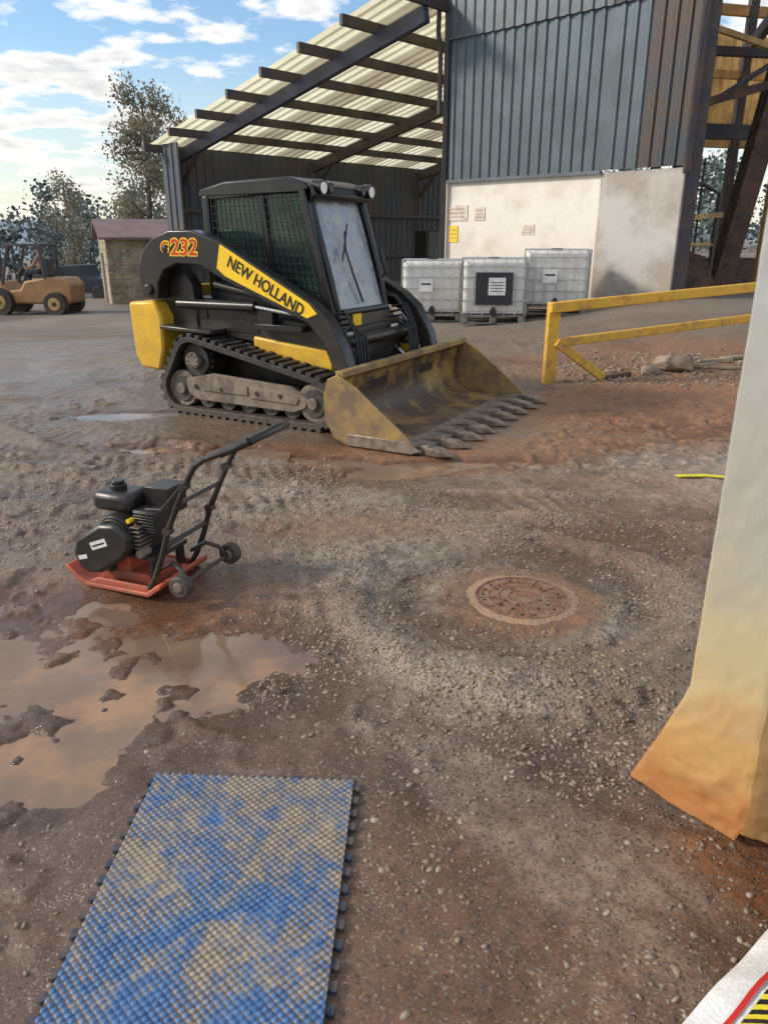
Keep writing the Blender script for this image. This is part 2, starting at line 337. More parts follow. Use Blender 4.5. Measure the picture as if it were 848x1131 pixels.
speck=mth('GREATER_THAN',n3.outputs[0],.57)
c=mix(mth('MULTIPLY',speck,.4),c,(.06,.046,.036))
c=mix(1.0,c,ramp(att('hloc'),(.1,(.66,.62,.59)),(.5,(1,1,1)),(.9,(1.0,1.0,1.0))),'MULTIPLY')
wetv=mth('MULTIPLY_ADD',mth('SUBTRACT',n1.outputs[0],.46),mth('MULTIPLY',att('wet'),2.8),att('wet'),True)
wetv=mth('MULTIPLY_ADD',mth('SUBTRACT',.5,att('hloc')),mth('MULTIPLY',att('wet'),1.0),wetv,True)
c=mix(mth('MULTIPLY',wetv,.75),c,mix(1.0,c,(.62,.56,.52),'MULTIPLY'))
lnk(nt,c,bs.inputs['Base Color'])
rg=mth('MULTIPLY_ADD',wetv,-.66,.80); rg=mth('ADD',rg,mth('MULTIPLY',mth('SUBTRACT',n2.outputs[0],.5),.5),None,True)
lnk(nt,mth('MAXIMUM',rg,.12),bs.inputs['Roughness'])
hb=mth('ADD',mth('MULTIPLY',n2.outputs[0],1.0),mth('MULTIPLY',n3.outputs[0],.45))
hb=mth('ADD',hb,mth('MULTIPLY',mth('MULTIPLY',gfac,mth('SUBTRACT',.55,vo.outputs['Distance'])),1.1))
hb=mth('ADD',hb,mth('MULTIPLY',grit,.14))
bp=N.new('ShaderNodeBump'); bp.inputs['Distance'].default_value=.015
lnk(nt,mth('MULTIPLY_ADD',wetv,-.58,1.0),bp.inputs['Strength']); lnk(nt,hb,bp.inputs['Height']); lnk(nt,bp.outputs[0],bs.inputs['Normal'])
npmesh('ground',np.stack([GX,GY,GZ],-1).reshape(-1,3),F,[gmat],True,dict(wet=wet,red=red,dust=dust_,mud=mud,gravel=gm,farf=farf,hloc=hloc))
# puddles
mw=bpy.data.materials.new('muddy_water'); mw.use_nodes=True; nt=mw.node_tree; N=nt.nodes; tc=N.new('ShaderNodeTexCoord'); w=N['Principled BSDF']
pn=noise(1.6,6)
lnk(nt,ramp(pn.outputs[0],(.35,(.14,.095,.068)),(.52,(.21,.14,.095)),(.62,(.34,.19,.10)),(.8,(.26,.175,.115))),w.inputs['Base Color']); w.inputs['IOR'].default_value=1.5
pr_=noise(3,8,.7); lnk(nt,ramp(pr_.outputs[0],(.40,(.05,.05,.05)),(.65,(.22,.22,.22))),w.inputs['Roughness'])
q=noise(14,4); qb=N.new('ShaderNodeBump'); qb.inputs['Strength'].default_value=.05
lnk(nt,q.outputs[0],qb.inputs['Height']); lnk(nt,qb.outputs[0],w.inputs['Normal'])
for x0,x1,y0,y1,zw in[(-3.6,-.25,1.2,3.12,WL),(-2.5,-.72,5.30,5.95,WL),(-.70,1.15,4.95,5.52,WL),(-3.5,-1.9,6.5,7.3,WL)]:
    mb=MB()
    if x0==-3.6: mb.add([(x0,y0,zw),(-.80,y0,zw),(-.78,1.92,zw),(-.25,1.95,zw),(x1,y1,zw),(x0,y1,zw)],[(0,1,2,3,4,5)])
    else: mb.add([(x0,y0,zw),(x1,y0,zw),(x1,y1,zw),(x0,y1,zw)],[(0,1,2,3)])
    mb.obj('puddle',[mw],smooth=0)
# gravel stones
ph=(1+5**.5)/2
ico=np.array([(-1,ph,0),(1,ph,0),(-1,-ph,0),(1,-ph,0),(0,-1,ph),(0,1,ph),(0,-1,-ph),(0,1,-ph),(ph,0,-1),(ph,0,1),(-ph,0,-1),(-ph,0,1)])/1.9
icf=np.array([(0,11,5),(0,5,1),(0,1,7),(0,7,10),(0,10,11),(1,5,9),(5,11,4),(11,10,2),(10,7,6),(7,1,8),(3,9,4),(3,4,2),(3,2,6),(3,6,8),(3,8,9),(4,9,5),(2,4,11),(6,2,10),(8,6,7),(9,8,1)])
def stones(name,n,xr,yr,prob,smin,smax,mats,pw=2.5,sink=-.05):
    x=rng.uniform(*xr,n*4); y=rng.uniform(*yr,n*4); k=rng.random(n*4)<prob(x,y); x=x[k][:n];y=y[k][:n]; n=len(x)
    sz=smin+(smax-smin)*rng.random(n)**pw
    V=ico[None]*(1+.45*(rng.random((n,12,3))-.5)*2)
    V=V*(sz[:,None,None]*np.stack([.7+.8*rng.random(n),.6+.5*rng.random(n),.3+.45*rng.random(n)],-1)[:,None,:])
    a=rng.random(n)*6.28; t=(rng.random(n)-.5)*1.4
    ca,sa,ct,st=np.cos(a),np.sin(a),np.cos(t),np.sin(t)
    X_,Y_,Z_=V[...,0],V[...,1],V[...,2]
    Y2=Y_*ct[:,None]-Z_*st[:,None]; Z2=Y_*st[:,None]+Z_*ct[:,None]
    X3=X_*ca[:,None]-Y2*sa[:,None]; Y3=X_*sa[:,None]+Y2*ca[:,None]
    z=H(x,y)
    P=np.stack([X3+x[:,None],Y3+y[:,None],Z2+(z+sz*sink)[:,None]],-1).reshape(-1,3)
    Fs=(icf[None]+12*np.arange(n)[:,None,None]).reshape(-1,3)
    col=np.repeat(rng.random(n),12)
    return npmesh(name,P,Fs,mats,False,dict(scol=col))
ms=bpy.data.materials.new('stone'); ms.use_nodes=True; nt=ms.node_tree; N=nt.nodes; tc=N.new('ShaderNodeTexCoord')
n2=noise(60,6); n1=noise(2.5,6)
sc_=ramp(att('scol'),(0,(.06,.05,.042)),(.45,(.17,.142,.115)),(.8,(.30,.25,.20)),(1,(.50,.45,.385)))
lnk(nt,mix(mth('MULTIPLY',mth('ADD',n2.outputs[0],n1.outputs[0]),.66),sc_,(.26,.185,.12)),N['Principled BSDF'].inputs['Base Color']); N['Principled BSDF'].inputs['Roughness'].default_value=.5
def clear(x,y):
    m=(np.hypot(x-MHX,y-MHY)>.30)
    m&=~((np.abs(x+.42)<.37)&(y<1.9)); return m
stones('gravel',32000,(-2.6,3.0),(1.0,5.6),lambda x,y:(gravelmask(x,y)**1.2+.012)*clear(x,y)*(basin(x,y)<.4),.0025,.0135,[ms],2.8,-.15)
stones('gravel_scatter',7000,(-3,3.5),(1.0,7),lambda x,y:(.10+.90*(fbm(x*2,y*2,5,3)>.52))*clear(x,y)*(basin(x,y)<.25),.0018,.0095,[ms],4.5)
stones('rubble',1500,(2.0,5.5),(8.2,11.5),lambda x,y:blob(x,y,3.4,9.3,1.6,1.0,.3,.6),.006,.04,[ms],3,.1)
# ------------------------------------------------------------------ manhole
mh=empty('manhole_cover',(MHX,MHY,0))
mb=MB()
def ring(mb,r0,r1,z,n=96,mi=0,zb=-.05,jit=0):
    vs=[]
    for i in range(n):
        t=2*math.pi*i/n; j=1+jit*(math.sin(3*t+1)+.6*math.sin(7*t)+.5*math.sin(13*t+2)+.35*math.sin(29*t))
        c_,s_=math.cos(t),math.sin(t); vs+=[(r0*c_,r0*s_,z),(r1*j*c_,r1*j*s_,z-(.009 if jit else 0)),(r1*j*c_*1.06,r1*j*s_*1.06,zb),(r0*c_,r0*s_,zb)]
    fs=[]
    for i in range(n):
        a=4*i;b=4*((i+1)%n)
        for k in range(4): fs.append((a+k,a+(k+1)%4,b+(k+1)%4,b+k))
    mb.add(vs,fs,mi)
ring(mb,.212,.268,.003,mi=1,jit=.05)
ring(mb,.203,.213,.005,mi=0)
mb.cyl((0,0,-.05),(0,0,.002),.2,n=64)
for rr in(.06,.105,.15):
    ring(mb,rr,rr+.008,.005,n=48,zb=0.001)
for i in range(12):
    t=2*math.pi*i/12; mb.beam((.115*math.cos(t),.115*math.sin(t),.003),(.195*math.cos(t),.195*math.sin(t),.003),.012,.006)
mb.obj('iron_lid_and_frame',[m_iron,m_ringc],mh)
mb=MB()
for rr,nn in((.085,8),(.13,14),(.175,20)):
    for i in range(nn):
        if random.random()<.35: continue
        t=2*math.pi*(i+.5)/nn; mb.cyl((rr*math.cos(t),rr*math.sin(t),0),(rr*math.cos(t),rr*math.sin(t),.0035),.007,n=10)
mb.obj('lid_holes',[m_txtk],mh)
# ------------------------------------------------------------------ mat
MW,ML=.60,1.0
e=empty('rubber_floor_mat',(-.414,1.36,.006),R(-2.7))
mmt=bpy.data.materials.new('blue_rubber_muddy'); mmt.use_nodes=True; nt=mmt.node_tree; N=nt.nodes; tc=N.new('ShaderNodeTexCoord')
n1=noise(3.6,9,.68); n2=noise(45,8,.7); n5=noise(22,9,.75)
blue=ramp(n2.outputs[0],(.35,(.03,.10,.25)),(.7,(.08,.20,.40)))
tan=ramp(n5.outputs[0],(.35,(.20,.15,.095)),(.65,(.38,.30,.20)))
sp=N.new('ShaderNodeSeparateXYZ'); lnk(nt,tc.outputs['Object'],sp.inputs[0])
f=mth('ADD',n1.outputs[0],mth('MULTIPLY',mth('SUBTRACT',n5.outputs[0],.5),.8))
f=mth('ADD',f,mth('MULTIPLY',sp.outputs[1],.16))
f=mth('SUBTRACT',f,mth('MULTIPLY',mth('SUBTRACT',sp.outputs[2],.012),26))
fr=ramp(f,(.40,(0,0,0)),(.55,(1,1,1)))
lnk(nt,mix(mth('MULTIPLY',fr,.92),blue,tan),N['Principled BSDF'].inputs['Base Color']); N['Principled BSDF'].inputs['Roughness'].default_value=.5
gx=np.arange(-MW/2,MW/2+1e-6,.0025); gy=np.arange(-ML/2,ML/2+1e-6,.0025); AX,AY=np.meshgrid(gx,gy)
p=.0235
dd=[]
for ox,oy in((0,0),(p/2,p/2*.9)):
    u=((AX+ox)/p)%1-.5; v=((AY+oy)/(p*.9))%1-.5
    dd.append(np.hypot(u*p,v*p*.9))
d=np.minimum(*dd); AZ=.0095+.0055*S((.0085-d)/.004)
mudf=S((fbm(AX*9+3,AY*9,2,4)-.54)*7); AZ=AZ+mudf*(.0165-AZ)*.35
AZ+=.007*(fbm(AX*3,AY*3,1,3)-.5)+.0012*(fbm(AX*60,AY*60,3,3)-.5)
id2=np.arange(AX.size).reshape(AX.shape)
F2=np.stack([id2[:-1,:-1],id2[:-1,1:],id2[1:,1:],id2[1:,:-1]],-1).reshape(-1,4)
o=npmesh('studded_top',np.stack([AX,AY,AZ],-1).reshape(-1,3),F2,[mmt],True); o.parent=e
def teeth(p0,p1,n,out):
    p0=Vector(p0);p1=Vector(p1);d_=(p1-p0)/n; r=[];o_=Vector(out)
    for i in range(n):
        b=p0+d_*i
        r+=[b,b+d_*.34,b+d_*.24+o_*.010,b+d_*.28+o_*.019,b+d_*.72+o_*.019,b+d_*.76+o_*.010,b+d_*.66]
    return r
w2,l2=MW/2+.001,ML/2+.001
out=teeth((w2,-l2),(w2,l2),19,(1,0))+teeth((w2,l2),(-w2,l2),12,(0,1))+teeth((-w2,l2),(-w2,-l2),19,(-1,0))+teeth((-w2,-l2),(w2,-l2),12,(0,-1))
mb=MB(); n=len(out); mb.add([(a.x,a.y,-.006) for a in out]+[(a.x,a.y,.0065) for a in out],[tuple(range(n))[::-1],tuple(range(n,2*n))]+[(i,(i+1)%n,n+(i+1)%n,n+i) for i in range(n)])
mb.obj('interlocking_edge',[mat('mat_edge_rubber',(.03,.045,.075),(.12,.09,.07),12,.7,bump=.3)],e,smooth=0)
# ------------------------------------------------------------------ skid steer
HD=math.atan2(-.485,.875)
ss=empty('compact_track_loader',(-.82,7.44,0),HD)
def hullpath(circs,n=40):
    P=[]
    for cx,cz,r in circs:
        for i in range(n):
            t=2*math.pi*i/n; P.append((cx+r*math.cos(t),cz+r*math.sin(t)))
    P=sorted(set(P))
    def half(ps):
        h=[]
        for p_ in ps:
            while len(h)>=2 and (h[-1][0]-h[-2][0])*(p_[1]-h[-2][1])-(h[-1][1]-h[-2][1])*(p_[0]-h[-2][0])<=0: h.pop()
            h.append(p_)
        return h
    a=half(P); b=half(P[::-1]); h=a[:-1]+b[:-1]
    h=[Vector(q) for q in h]; L=[(h[(i+1)%len(h)]-h[i]).length for i in range(len(h))]; T=sum(L); return h,L,T
def resample(h,L,T,n):
    o=[];k=0;acc=0
    for i in range(n):
        s_=T*i/n
        while acc+L[k]<s_: acc+=L[k];k+=1
        a=h[k];b=h[(k+1)%len(h)]; o.append((a+(b-a)*((s_-acc)/L[k]),(b-a).normalized()))
    return o
TC=[(-.52,.50,.215),(-.68,.235,.215),(.78,.24,.22)]
for sgn in(-1,1):
    y0,y1=(sgn*.975,sgn*.58)
    h,L,T=hullpath(TC); P=resample(h,L,T,96); mb=MB()
    n=len(P); vs=[]
    for p_,t_ in P:
        nrm=Vector((t_.y,-t_.x))
        o_=p_; i_=p_-nrm*.05
        vs+=[(o_.x,y0,o_.y),(o_.x,y1,o_.y),(i_.x,y1,i_.y),(i_.x,y0,i_.y)]
    fs=[]
    for i in range(n):
        a=4*i;b=4*((i+1)%n)
        for k in range(4): fs.append((a+k,b+k,b+(k+1)%4,a+(k+1)%4))
    mb.add(vs,fs)
    for i in range(0,n,2):
        p_,t_=P[i]; nrm=Vector((t_.y,-t_.x)); ang=math.atan2(t_.y,t_.x)
        rot=Matrix.Rotation(-ang,3,'Y')
        off=(i//2%2)
        for yy,wd in((sgn*(.88 if off else .86),.19 if off else .23),(sgn*(.68 if off else .65),.18 if off else .13)):
            c_=p_+nrm*.012; mb.box((c_.x,yy,c_.y),(.052,wd,.036),0,rot)
    mb.obj('rubber_track',[m_rubber],ss,bevel=.005)
    mb=MB(); yo=sgn*.93; yi=sgn*.64
    mb.cyl((-.52,yi,.50),(-.52,sgn*.90,.50),.150,n=28,mi=1); mb.cyl((-.52,sgn*.90,.50),(-.52,sgn*.955,.50),.075,n=20,mi=0)
    for i in range(16):
        t=2*math.pi*i/16; mb.box((-.52+.155*math.cos(t),sgn*.80,.5+.155*math.sin(t)),(.035,.12,.03),1,Matrix.Rotation(-t,3,'Y'))
    for i in range(8):
        t=2*math.pi*i/8; mb.cyl((-.52+.055*math.cos(t),sgn*.955,.5+.055*math.sin(t)),(-.52+.055*math.cos(t),sgn*.97,.5+.055*math.sin(t)),.010,n=6,mi=0)
    for cx in(-.68,.78):
        mb.cyl((cx,yi,.235),(cx,sgn*.92,.235),.165,n=28,mi=0); mb.cyl((cx,sgn*.92,.235),(cx,sgn*.935,.235),.12,n=28,mi=1); mb.cyl((cx,sgn*.92,.235),(cx,sgn*.96,.235),.05,n=16,mi=0)
    for cx in(-.42,-.18,.06,.30,.53):
        mb.cyl((cx,yi,.165),(cx,sgn*.90,.165),.095,n=20,mi=1); mb.cyl((cx,sgn*.9,.165),(cx,sgn*.93,.165),.04,n=12,mi=0)
    mb.prism([(-.60,.21),(-.50,.15),(.58,.14),(.70,.19),(.74,.27),(.55,.36),(-.30,.40),(-.62,.33)],sgn*.905,sgn*.945,0)
    mb.prism([(-.42,.24),(.10,.24),(.10,.32),(-.36,.35)],sgn*.945,sgn*.958,0)
    for cx in(-.5,-.2,.2,.45): mb.cyl((cx,sgn*.945,.27),(cx,sgn*.965,.27),.022,n=10,mi=1)
    mb.prism([(.12,.22),(.62,.21),(.64,.26),(.45,.31),(.12,.32)],sgn*.945,sgn*.957,0)
    mb.obj('undercarriage',[m_dusty,m_rubber],ss,bevel=.006)
mb=MB()
mb.prism([(-1.25,.42),(-1.0,.28),(.70,.28),(.82,.45),(.80,.80),(.55,.86),(-.6,1.02),(-1.25,1.02)],-.57,.57,0)
for sgn in(-1,1):
    mb.prism([(-.95,.76),(-.1,.68),(.86,.56),(.84,.76),(.60,.86),(-.5,.98),(-.95,1.0)],sgn*.575,sgn*.70,0)
    mb.prism([(-.90,.755),(-.3,.735),(-.3,.775),(-.90,.795)],sgn*.60,sgn*.93,0)
    mb.prism([(-1.18,.75),(-.62,.75),(-.66,1.15),(-.82,1.36),(-1.06,1.36),(-1.16,1.2)],sgn*.585,sgn*.72,0)
mb.obj('chassis',[m_black,m_yel],ss,bevel=.012)
mb=MB()
for sgn in(-1,1):
    mb.prism([(.0,.56),(.84,.47),(.86,.64),(.0,.73)],sgn*.58,sgn*.715,0)
    mb.prism([(-1.30,.50),(-1.24,.38),(-1.0,.36),(-.93,.56),(-.92,.86),(-1.0,1.0),(-1.32,.98)],sgn*.45,sgn*.88,0)
mb.prism([(-1.29,.45),(-1.25,.40),(-1.0,.40),(-1.0,1.12),(-1.26,1.10)],-.449,.449,0)
mb.obj('yellow_bodywork',[m_yel],ss,bevel=.025)
mb=MB()
for sgn in(-1,1):
    for k in range(4): mb.box((-.55-.11*k,sgn*.704,.90-.006*k),(.08,.012,.10),0)
    mb.box((-.1,sgn*.702,.80),(.34,.01,.11),0)
    mb.box((.35,sgn*.76,.82),(.5,.10,.05),0); mb.box((.2,sgn*.74,.9),(.16,.09,.12),0)
mb.obj('vents',[m_blackp],ss,bevel=.004)
armp=[(-1.13,1.02),(-1.16,1.28),(-1.09,1.43),(-.96,1.54),(-.75,1.61),(-.48,1.61),(-.16,1.51),(.74,1.05),(.90,.92),(1.04,.68),(1.14,.36),(1.10,.26),(1.0,.26),(.94,.52),(.84,.74),(.70,.88),(-.15,1.20),(-.42,1.32),(-.68,1.33),(-.84,1.27),(-.92,1.16),(-.94,1.02)]
mb=MB()
for sgn in(-1,1):
    mb.prism(armp,sgn*.73,sgn*.87,0)
    mb.cyl((-1.04,sgn*.70,1.10),(-1.04,sgn*.90,1.10),.05,n=18,mi=0)
    mb.cyl((-.80,sgn*.70,1.45),(-.80,sgn*.885,1.45),.035,n=18,mi=0)
    mb.cyl((1.05,sgn*.70,.34),(1.05,sgn*.90,.34),.045,n=18,mi=0)
mb.cyl((.86,-.73,.70),(.86,.73,.70),.055,n=18,mi=0)
mb.beam((-.95,-.75,1.42),(-.95,.75,1.42),.14,.10,0)
for sgn in(-1,1): mb.prism([(.98,.12),(1.10,.10),(1.16,.45),(1.04,.55),(.96,.40)],sgn*.30,sgn*.62,0)
mb.obj('lift_arms',[m_black],ss,bevel=.014)
mb=MB()
for sgn in(-1,1):
    mb.prism([(-.17,1.497),(.72,1.042),(.80,.965),(.70,.925),(-.13,1.235),(-.22,1.30)],sgn*.8705,sgn*.8735,0)
mb.obj('yellow_arm_decal',[m_decal],ss)
sl=math.atan2(1.042-1.497,.89)
text('lettering_maker','NEW HOLLAND',.135,m_txtk,ss,(-.11,-.877,1.325),(R(90),-sl,0),.001,.002,0,.86)
text('lettering_model','232',.19,m_decal,ss,(-.74,-.874,1.405),(R(90),0,0),.001,.012,.15,1.1)
text('lettering_model','232',.19,m_txtr,ss,(-.74,-.878,1.405),(R(90),0,0),.001,.001,.15,1.1)
text('lettering_model','C',.12,m_decal,ss,(-.85,-.874,1.43),(R(90),0,0),.001,.012,.15,1.1)
text('lettering_model','C',.12,m_txtr,ss,(-.85,-.878,1.43),(R(90),0,0),.001,.001,.15,1.1)
mb=MB()
for sgn in(-1,1):
    mb.cyl((-.78,sgn*.78,.98),(.10,sgn*.78,.985),.042,n=16,mi=0); mb.cyl((.10,sgn*.78,.985),(.62,sgn*.78,.93),.022,n=12,mi=1)
    mb.cyl((.55,sgn*.45,.80),(.82,sgn*.45,.55),.04,n=14,mi=0); mb.cyl((.82,sgn*.45,.55),(1.02,sgn*.45,.40),.022,n=12,mi=1)
    mb.cyl((-.35,sgn*.76,1.16),(.30,sgn*.76,1.05),.028,n=12,mi=0)
mb.obj('hydraulic_cylinders',[m_black,m_chrome],ss)
mb=MB()
for sgn in(-1,1):
    for k in range(3):
        y=sgn*(.70-.03*k)
        mb.tube([(.30,y,.93),(.48,y,1.08-.03*k),(.70,y,1.0),(.84,y,.86),(.96,y*.9,.62),(1.02,y*.8,.45)],.013,8)
    for k in range(4):
        y=sgn*(.55-.05*k)
        mb.tube([(.72,y,.92-.05*k),(.86,y+.03,.95-.05*k),(.98,y,.75),(1.02,y-.02,.52),(1.06,y,.36)],.012,8)
mb.obj('hydraulic_hoses',[m_hose],ss)
mb=MB(); yc=.46
for sgn in(-1,1):
    y=sgn*yc
    mb.beam((.70,y,.86),(.42,y,1.93),.07,.08,0,(0,1,0)); mb.beam((.40,y,1.95),(-.60,y,1.90),.07,.08,0)
    mb.beam((-.60,y,1.02),(-.62,y,1.90),.07,.10,0,(0,1,0)); mb.beam((-.60,y,1.04),(.66,y,.90),.07,.10,0)
    mb.beam((.06,y,1.0),(.0,y,1.9),.05,.05,0,(0,1,0))
mb.prism([(-.70,1.89),(-.68,1.95),(-.4,2.01),(.30,2.03),(.47,1.98),(.50,1.93),(.42,1.90)],-.50,.50,0)
mb.prism([(.50,1.93),(.47,1.98),(.53,1.96),(.56,1.88),(.52,1.84)],-.49,.49,0)
mb.prism([(.66,.50),(.80,.50),(.76,.92),(.66,.92)],-.46,.46,0)
mb.box((-.62,0,1.25),(.05,.9,.4),0)
mb.obj('cab_frame',[m_black],ss,bevel=.014)
mb=MB()
for y in(-.49,.49):
    for k in range(19):
        t=k/18; xb=-.56+1.18*t; xt=-.56+.92*t
        mb.beam((xb,y,1.06-.11*t),(xt,y,1.90),.006,.006,0,(0,1,0))
    for k in range(14):
        t=(k+.5)/14; mb.beam((-.57,y+.004,1.06+.84*t),(.62-.24*t,y+.004,.95+.96*t),.006,.006,0,(0,1,0))
mb.obj('side_mesh_guards',[m_black],ss)
mb=MB()
for y in(-.455,.455):
    mb.add([(-.58,y,1.05),(.64,y,.94),(.40,y,1.92),(-.58,y,1.88)],[(0,1,2,3)],0)
mb.add([(-.60,-.42,1.45),(-.60,.42,1.45),(-.60,.42,1.88),(-.60,-.42,1.88)],[(0,1,2,3)],0)
mb.obj('side_glass',[m_dglass],ss,smooth=0)
mb=MB()
vs=[];fs=[]
for j in range(9):
    t=j/8; z=.94+.93*t; x=.705-.27*t
    for i in range(9):
        s_=i/8*2-1; vs.append((x+.035*(1-s_*s_),s_*.40*(1-.05*t),z))
for j in range(8):
    for i in range(8): fs.append((j*9+i,j*9+i+1,(j+1)*9+i+1,(j+1)*9+i))
mb.add(vs,fs); mb.obj('front_door_glass',[m_glass],ss)
mb=MB()
for s_ in(-1,1): mb.tube([(.725,s_*.42,.92),(.66,s_*.43,1.2),(.57,s_*.43,1.5),(.455,s_*.41,1.88)],.026,8)
mb.tube([(.745,-.40,.93),(.755,0,.93),(.745,.40,.93)],.03,8); mb.tube([(.47,-.40,1.88),(.49,0,1.88),(.47,.40,1.88)],.025,8)
mb.tube([(.75,-.05,1.0),(.69,-.12,1.25),(.64,-.16,1.45),(.60,-.10,1.60)],.010,6); mb.beam((.66,-.24,1.36),(.60,-.06,1.66),.012,.018,0)
mb.tube([(.76,.30,1.20),(.79,.30,1.26),(.74,.30,1.45)],.013,6)
mb.obj('door_frame_and_wiper',[m_black],ss)
mb=MB()
mb.box((-.2,0,1.12),(.45,.5,.12),0); mb.box((-.42,0,1.45),(.12,.48,.62),0,Matrix.Rotation(R(-8),3,'Y'))
mb.box((.15,.33,1.2),(.3,.08,.08),0); mb.box((.15,-.33,1.2),(.3,.08,.08),0)
mb.obj('seat_and_consoles',[m_blackp],ss,bevel=.03)
mb=MB()
for y in(-.40,.40):
    mb.cyl((.50,y,1.95),(.585,y,1.94),.060,n=20,mi=0); mb.cyl((.585,y,1.94),(.590,y,1.94),.048,n=20,mi=1)
for y in(-.27,.27):
    mb.cyl((.50,y,1.95),(.575,y,1.94),.045,n=20,mi=0); mb.cyl((.575,y,1.94),(.580,y,1.94),.032,n=20,mi=0)
for y in(-.40,.40):
    mb.box((.83,y,.74),(.02,.12,.07),1)
mb.box((.775,-.2,.86),(.012,.14,.1),2)
mb.obj('work_lights',[m_black,m_lamp,m_decal],ss)
# bucket
bk=empty('bucket',(0,0,.015)); bk.parent=ss
BW=1.20
outer=[(1.22,.54),(1.14,.50),(1.10,.36),(1.11,.18),(1.18,.06),(1.30,.005),(1.86,.0)]
inner=[(1.86,.018),(1.50,.025),(1.32,.035),(1.22,.08),(1.165,.15),(1.14,.24),(1.14,.34),(1.17,.47),(1.24,.515)]
mb=MB(); n=len(outer)
mb.prism(outer+inner,-BW,BW,0)
mb.obj('bucket_shell',[m_buckin],bk)
mb=MB()
sp_=[(1.20,.54),(1.11,.50),(1.07,.36),(1.08,.17),(1.16,.04),(1.29,-.01),(1.84,-.01),(1.90,.03),(1.82,.11),(1.36,.46)]
for sgn in(-1,1):
    mb.prism(sp_,sgn*(BW+.002),sgn*(BW+.022),0)
    mb.prism([(1.30,-.004),(1.86,-.004),(1.93,.03),(1.80,.09),(1.30,.09)],sgn*(BW+.023),sgn*(BW+.035),1)
mb.beam((1.21,-BW,.54),(1.21,BW,.54),.07,.05,0)
for k in range(6): 
    y=-1.0+2.0*k/5; mb.prism([(1.10,.48),(1.02,.40),(1.03,.15),(1.12,.10)],y-.012,y+.012,0)
mb.obj('bucket_sides',[m_bucket,m_steel],bk,bevel=.005)
mb=MB()
mb.prism([(1.70,.0),(1.92,.0),(1.92,.022),(1.70,.034)],-BW+.01,BW-.01,0)
mb.obj('cutting_edge',[m_steel],bk)
mb=MB()
for k in range(9):
    y=-1.12+2.24*k/8
    mb.add([(1.76,y-.040,.036),(1.76,y+.040,.036),(1.96,y-.045,.060),(1.96,y+.045,.060),(1.96,y-.045,-.010),(1.96,y+.045,-.010),(1.88,y-.040,-.012),(1.88,y+.040,-.012)],[(0,1,3,2),(2,3,5,4),(0,2,4,6),(1,7,5,3),(4,5,7,6)],0)
    mb.add([(1.94,y-.052,.052),(1.94,y+.052,.052),(2.06,y-.060,.036),(2.06,y+.060,.036),(2.17,y-.020,.000),(2.17,y+.020,.000),(1.94,y-.052,-.013),(1.94,y+.052,-.013),(2.06,y-.060,-.010),(2.06,y+.060,-.010)],
      [(0,1,3,2),(2,3,5,4),(0,2,8,6),(1,7,9,3),(2,4,8),(3,9,5),(6,8,9,7),(8,4,5,9),(0,6,7,1)],0)
mb.obj('bucket_teeth',[mat('tooth_steel',(.27,.22,.17),(.15,.105,.075),14,.42,.2,bump=.2)],bk,smooth=0,bevel=.004)
# ------------------------------------------------------------------ plate compactor
pc=empty('plate_compactor',(-1.17,3.34,-0.004),math.atan2(.36,-.93))
mb=MB()
mb.prism([(.30,.085),(.24,.03),(.19,.0),(-.17,.0),(-.24,.05),(-.25,.075),(-.23,.075),(-.16,.022),(.18,.022),(.23,.05),(.285,.098)],-.19,.19,0)
mb.box((0,0,.045),(.30,.22,.05),0); mb.box((.06,0,.10),(.14,.20,.10),0)
for s_ in(-1,1): mb.prism([(-.2,.02),(.18,.02),(.12,.05),(-.15,.05)],s_*.165,s_*.178,0)
mb.obj('base_plate',[m_red],pc,bevel=.006)
mb=MB()
mb.box((-.03,0,.165),(.30,.25,.02),1)
for x in(-.15,.09):
    for y in(-.1,.1): mb.cyl((x,y,.06),(x,y,.16),.022,n=12,mi=1)
mb.box((.0,.01,.255),(.20,.20,.16),1)
mb.cyl((.0,-.02,.27),(.0,.16,.27),.095,n=24,mi=1)
for k in range(7): mb.box((.085,.01,.20+.018*k),(.11,.15,.007),2)
for k in range(6): mb.box((-.07,.11,.22+.02*k),(.12,.09,.006),2)
mb.cyl((-.13,.10,.20),(-.13,.17,.20),.02,n=12,mi=2); mb.cyl((-.08,.12,.35),(-.08,.16,.35),.011,n=12,mi=3)
mb.cyl((0,.14,.27),(0,.175,.27),.085,n=24,mi=1)
mb.obj('engine_block',[m_red,m_blackp,m_dusty,m_decal],pc,bevel=.008)
mb=MB()
mb.box((.05,.02,.405),(.22,.18,.095),0); 
mb.obj('fuel_tank',[m_blackp],pc,bevel=.03)
mb=MB()
mb.cyl((.06,.03,.445),(.06,.03,.478),.038,n=20); mb.cyl((.06,.03,.478),(.06,.03,.495),.03,n=20)
mb.obj('fuel_cap',[m_blackp],pc,bevel=.004)
mb=MB()
mb.box((-.14,-.05,.41),(.13,.14,.13),0); mb.box((-.14,.06,.34),(.13,.11,.10),0)
for k in range(7): mb.box((-.14,.12,.30+.014*k),(.115,.008,.006),0)
mb.box((.0,-.10,.35),(.10,.06,.06),0)
mb.obj('air_filter_and_muffler',[m_blackp,m_galv],pc,bevel=.012)
mb=MB()
mb.prism([(.20,.10),(.23,.17),(.20,.24),(.06,.33),(-.03,.34),(-.10,.29),(-.10,.22),(-.05,.17),(.08,.085),(.15,.075)],.125,.20,0)
mb.obj('belt_guard',[m_blackp],pc,bevel=.018)
mb=MB()
mb.prism([(.015,.235),(.105,.20),(.118,.235),(.028,.27)],.2012,.2025,0); mb.prism([(.03,.244),(.10,.217),(.103,.224),(.033,.251)],.2026,.2032,1); mb.prism([(.14,.155),(.19,.14),(.195,.16),(.145,.175)],.2012,.2025,0)
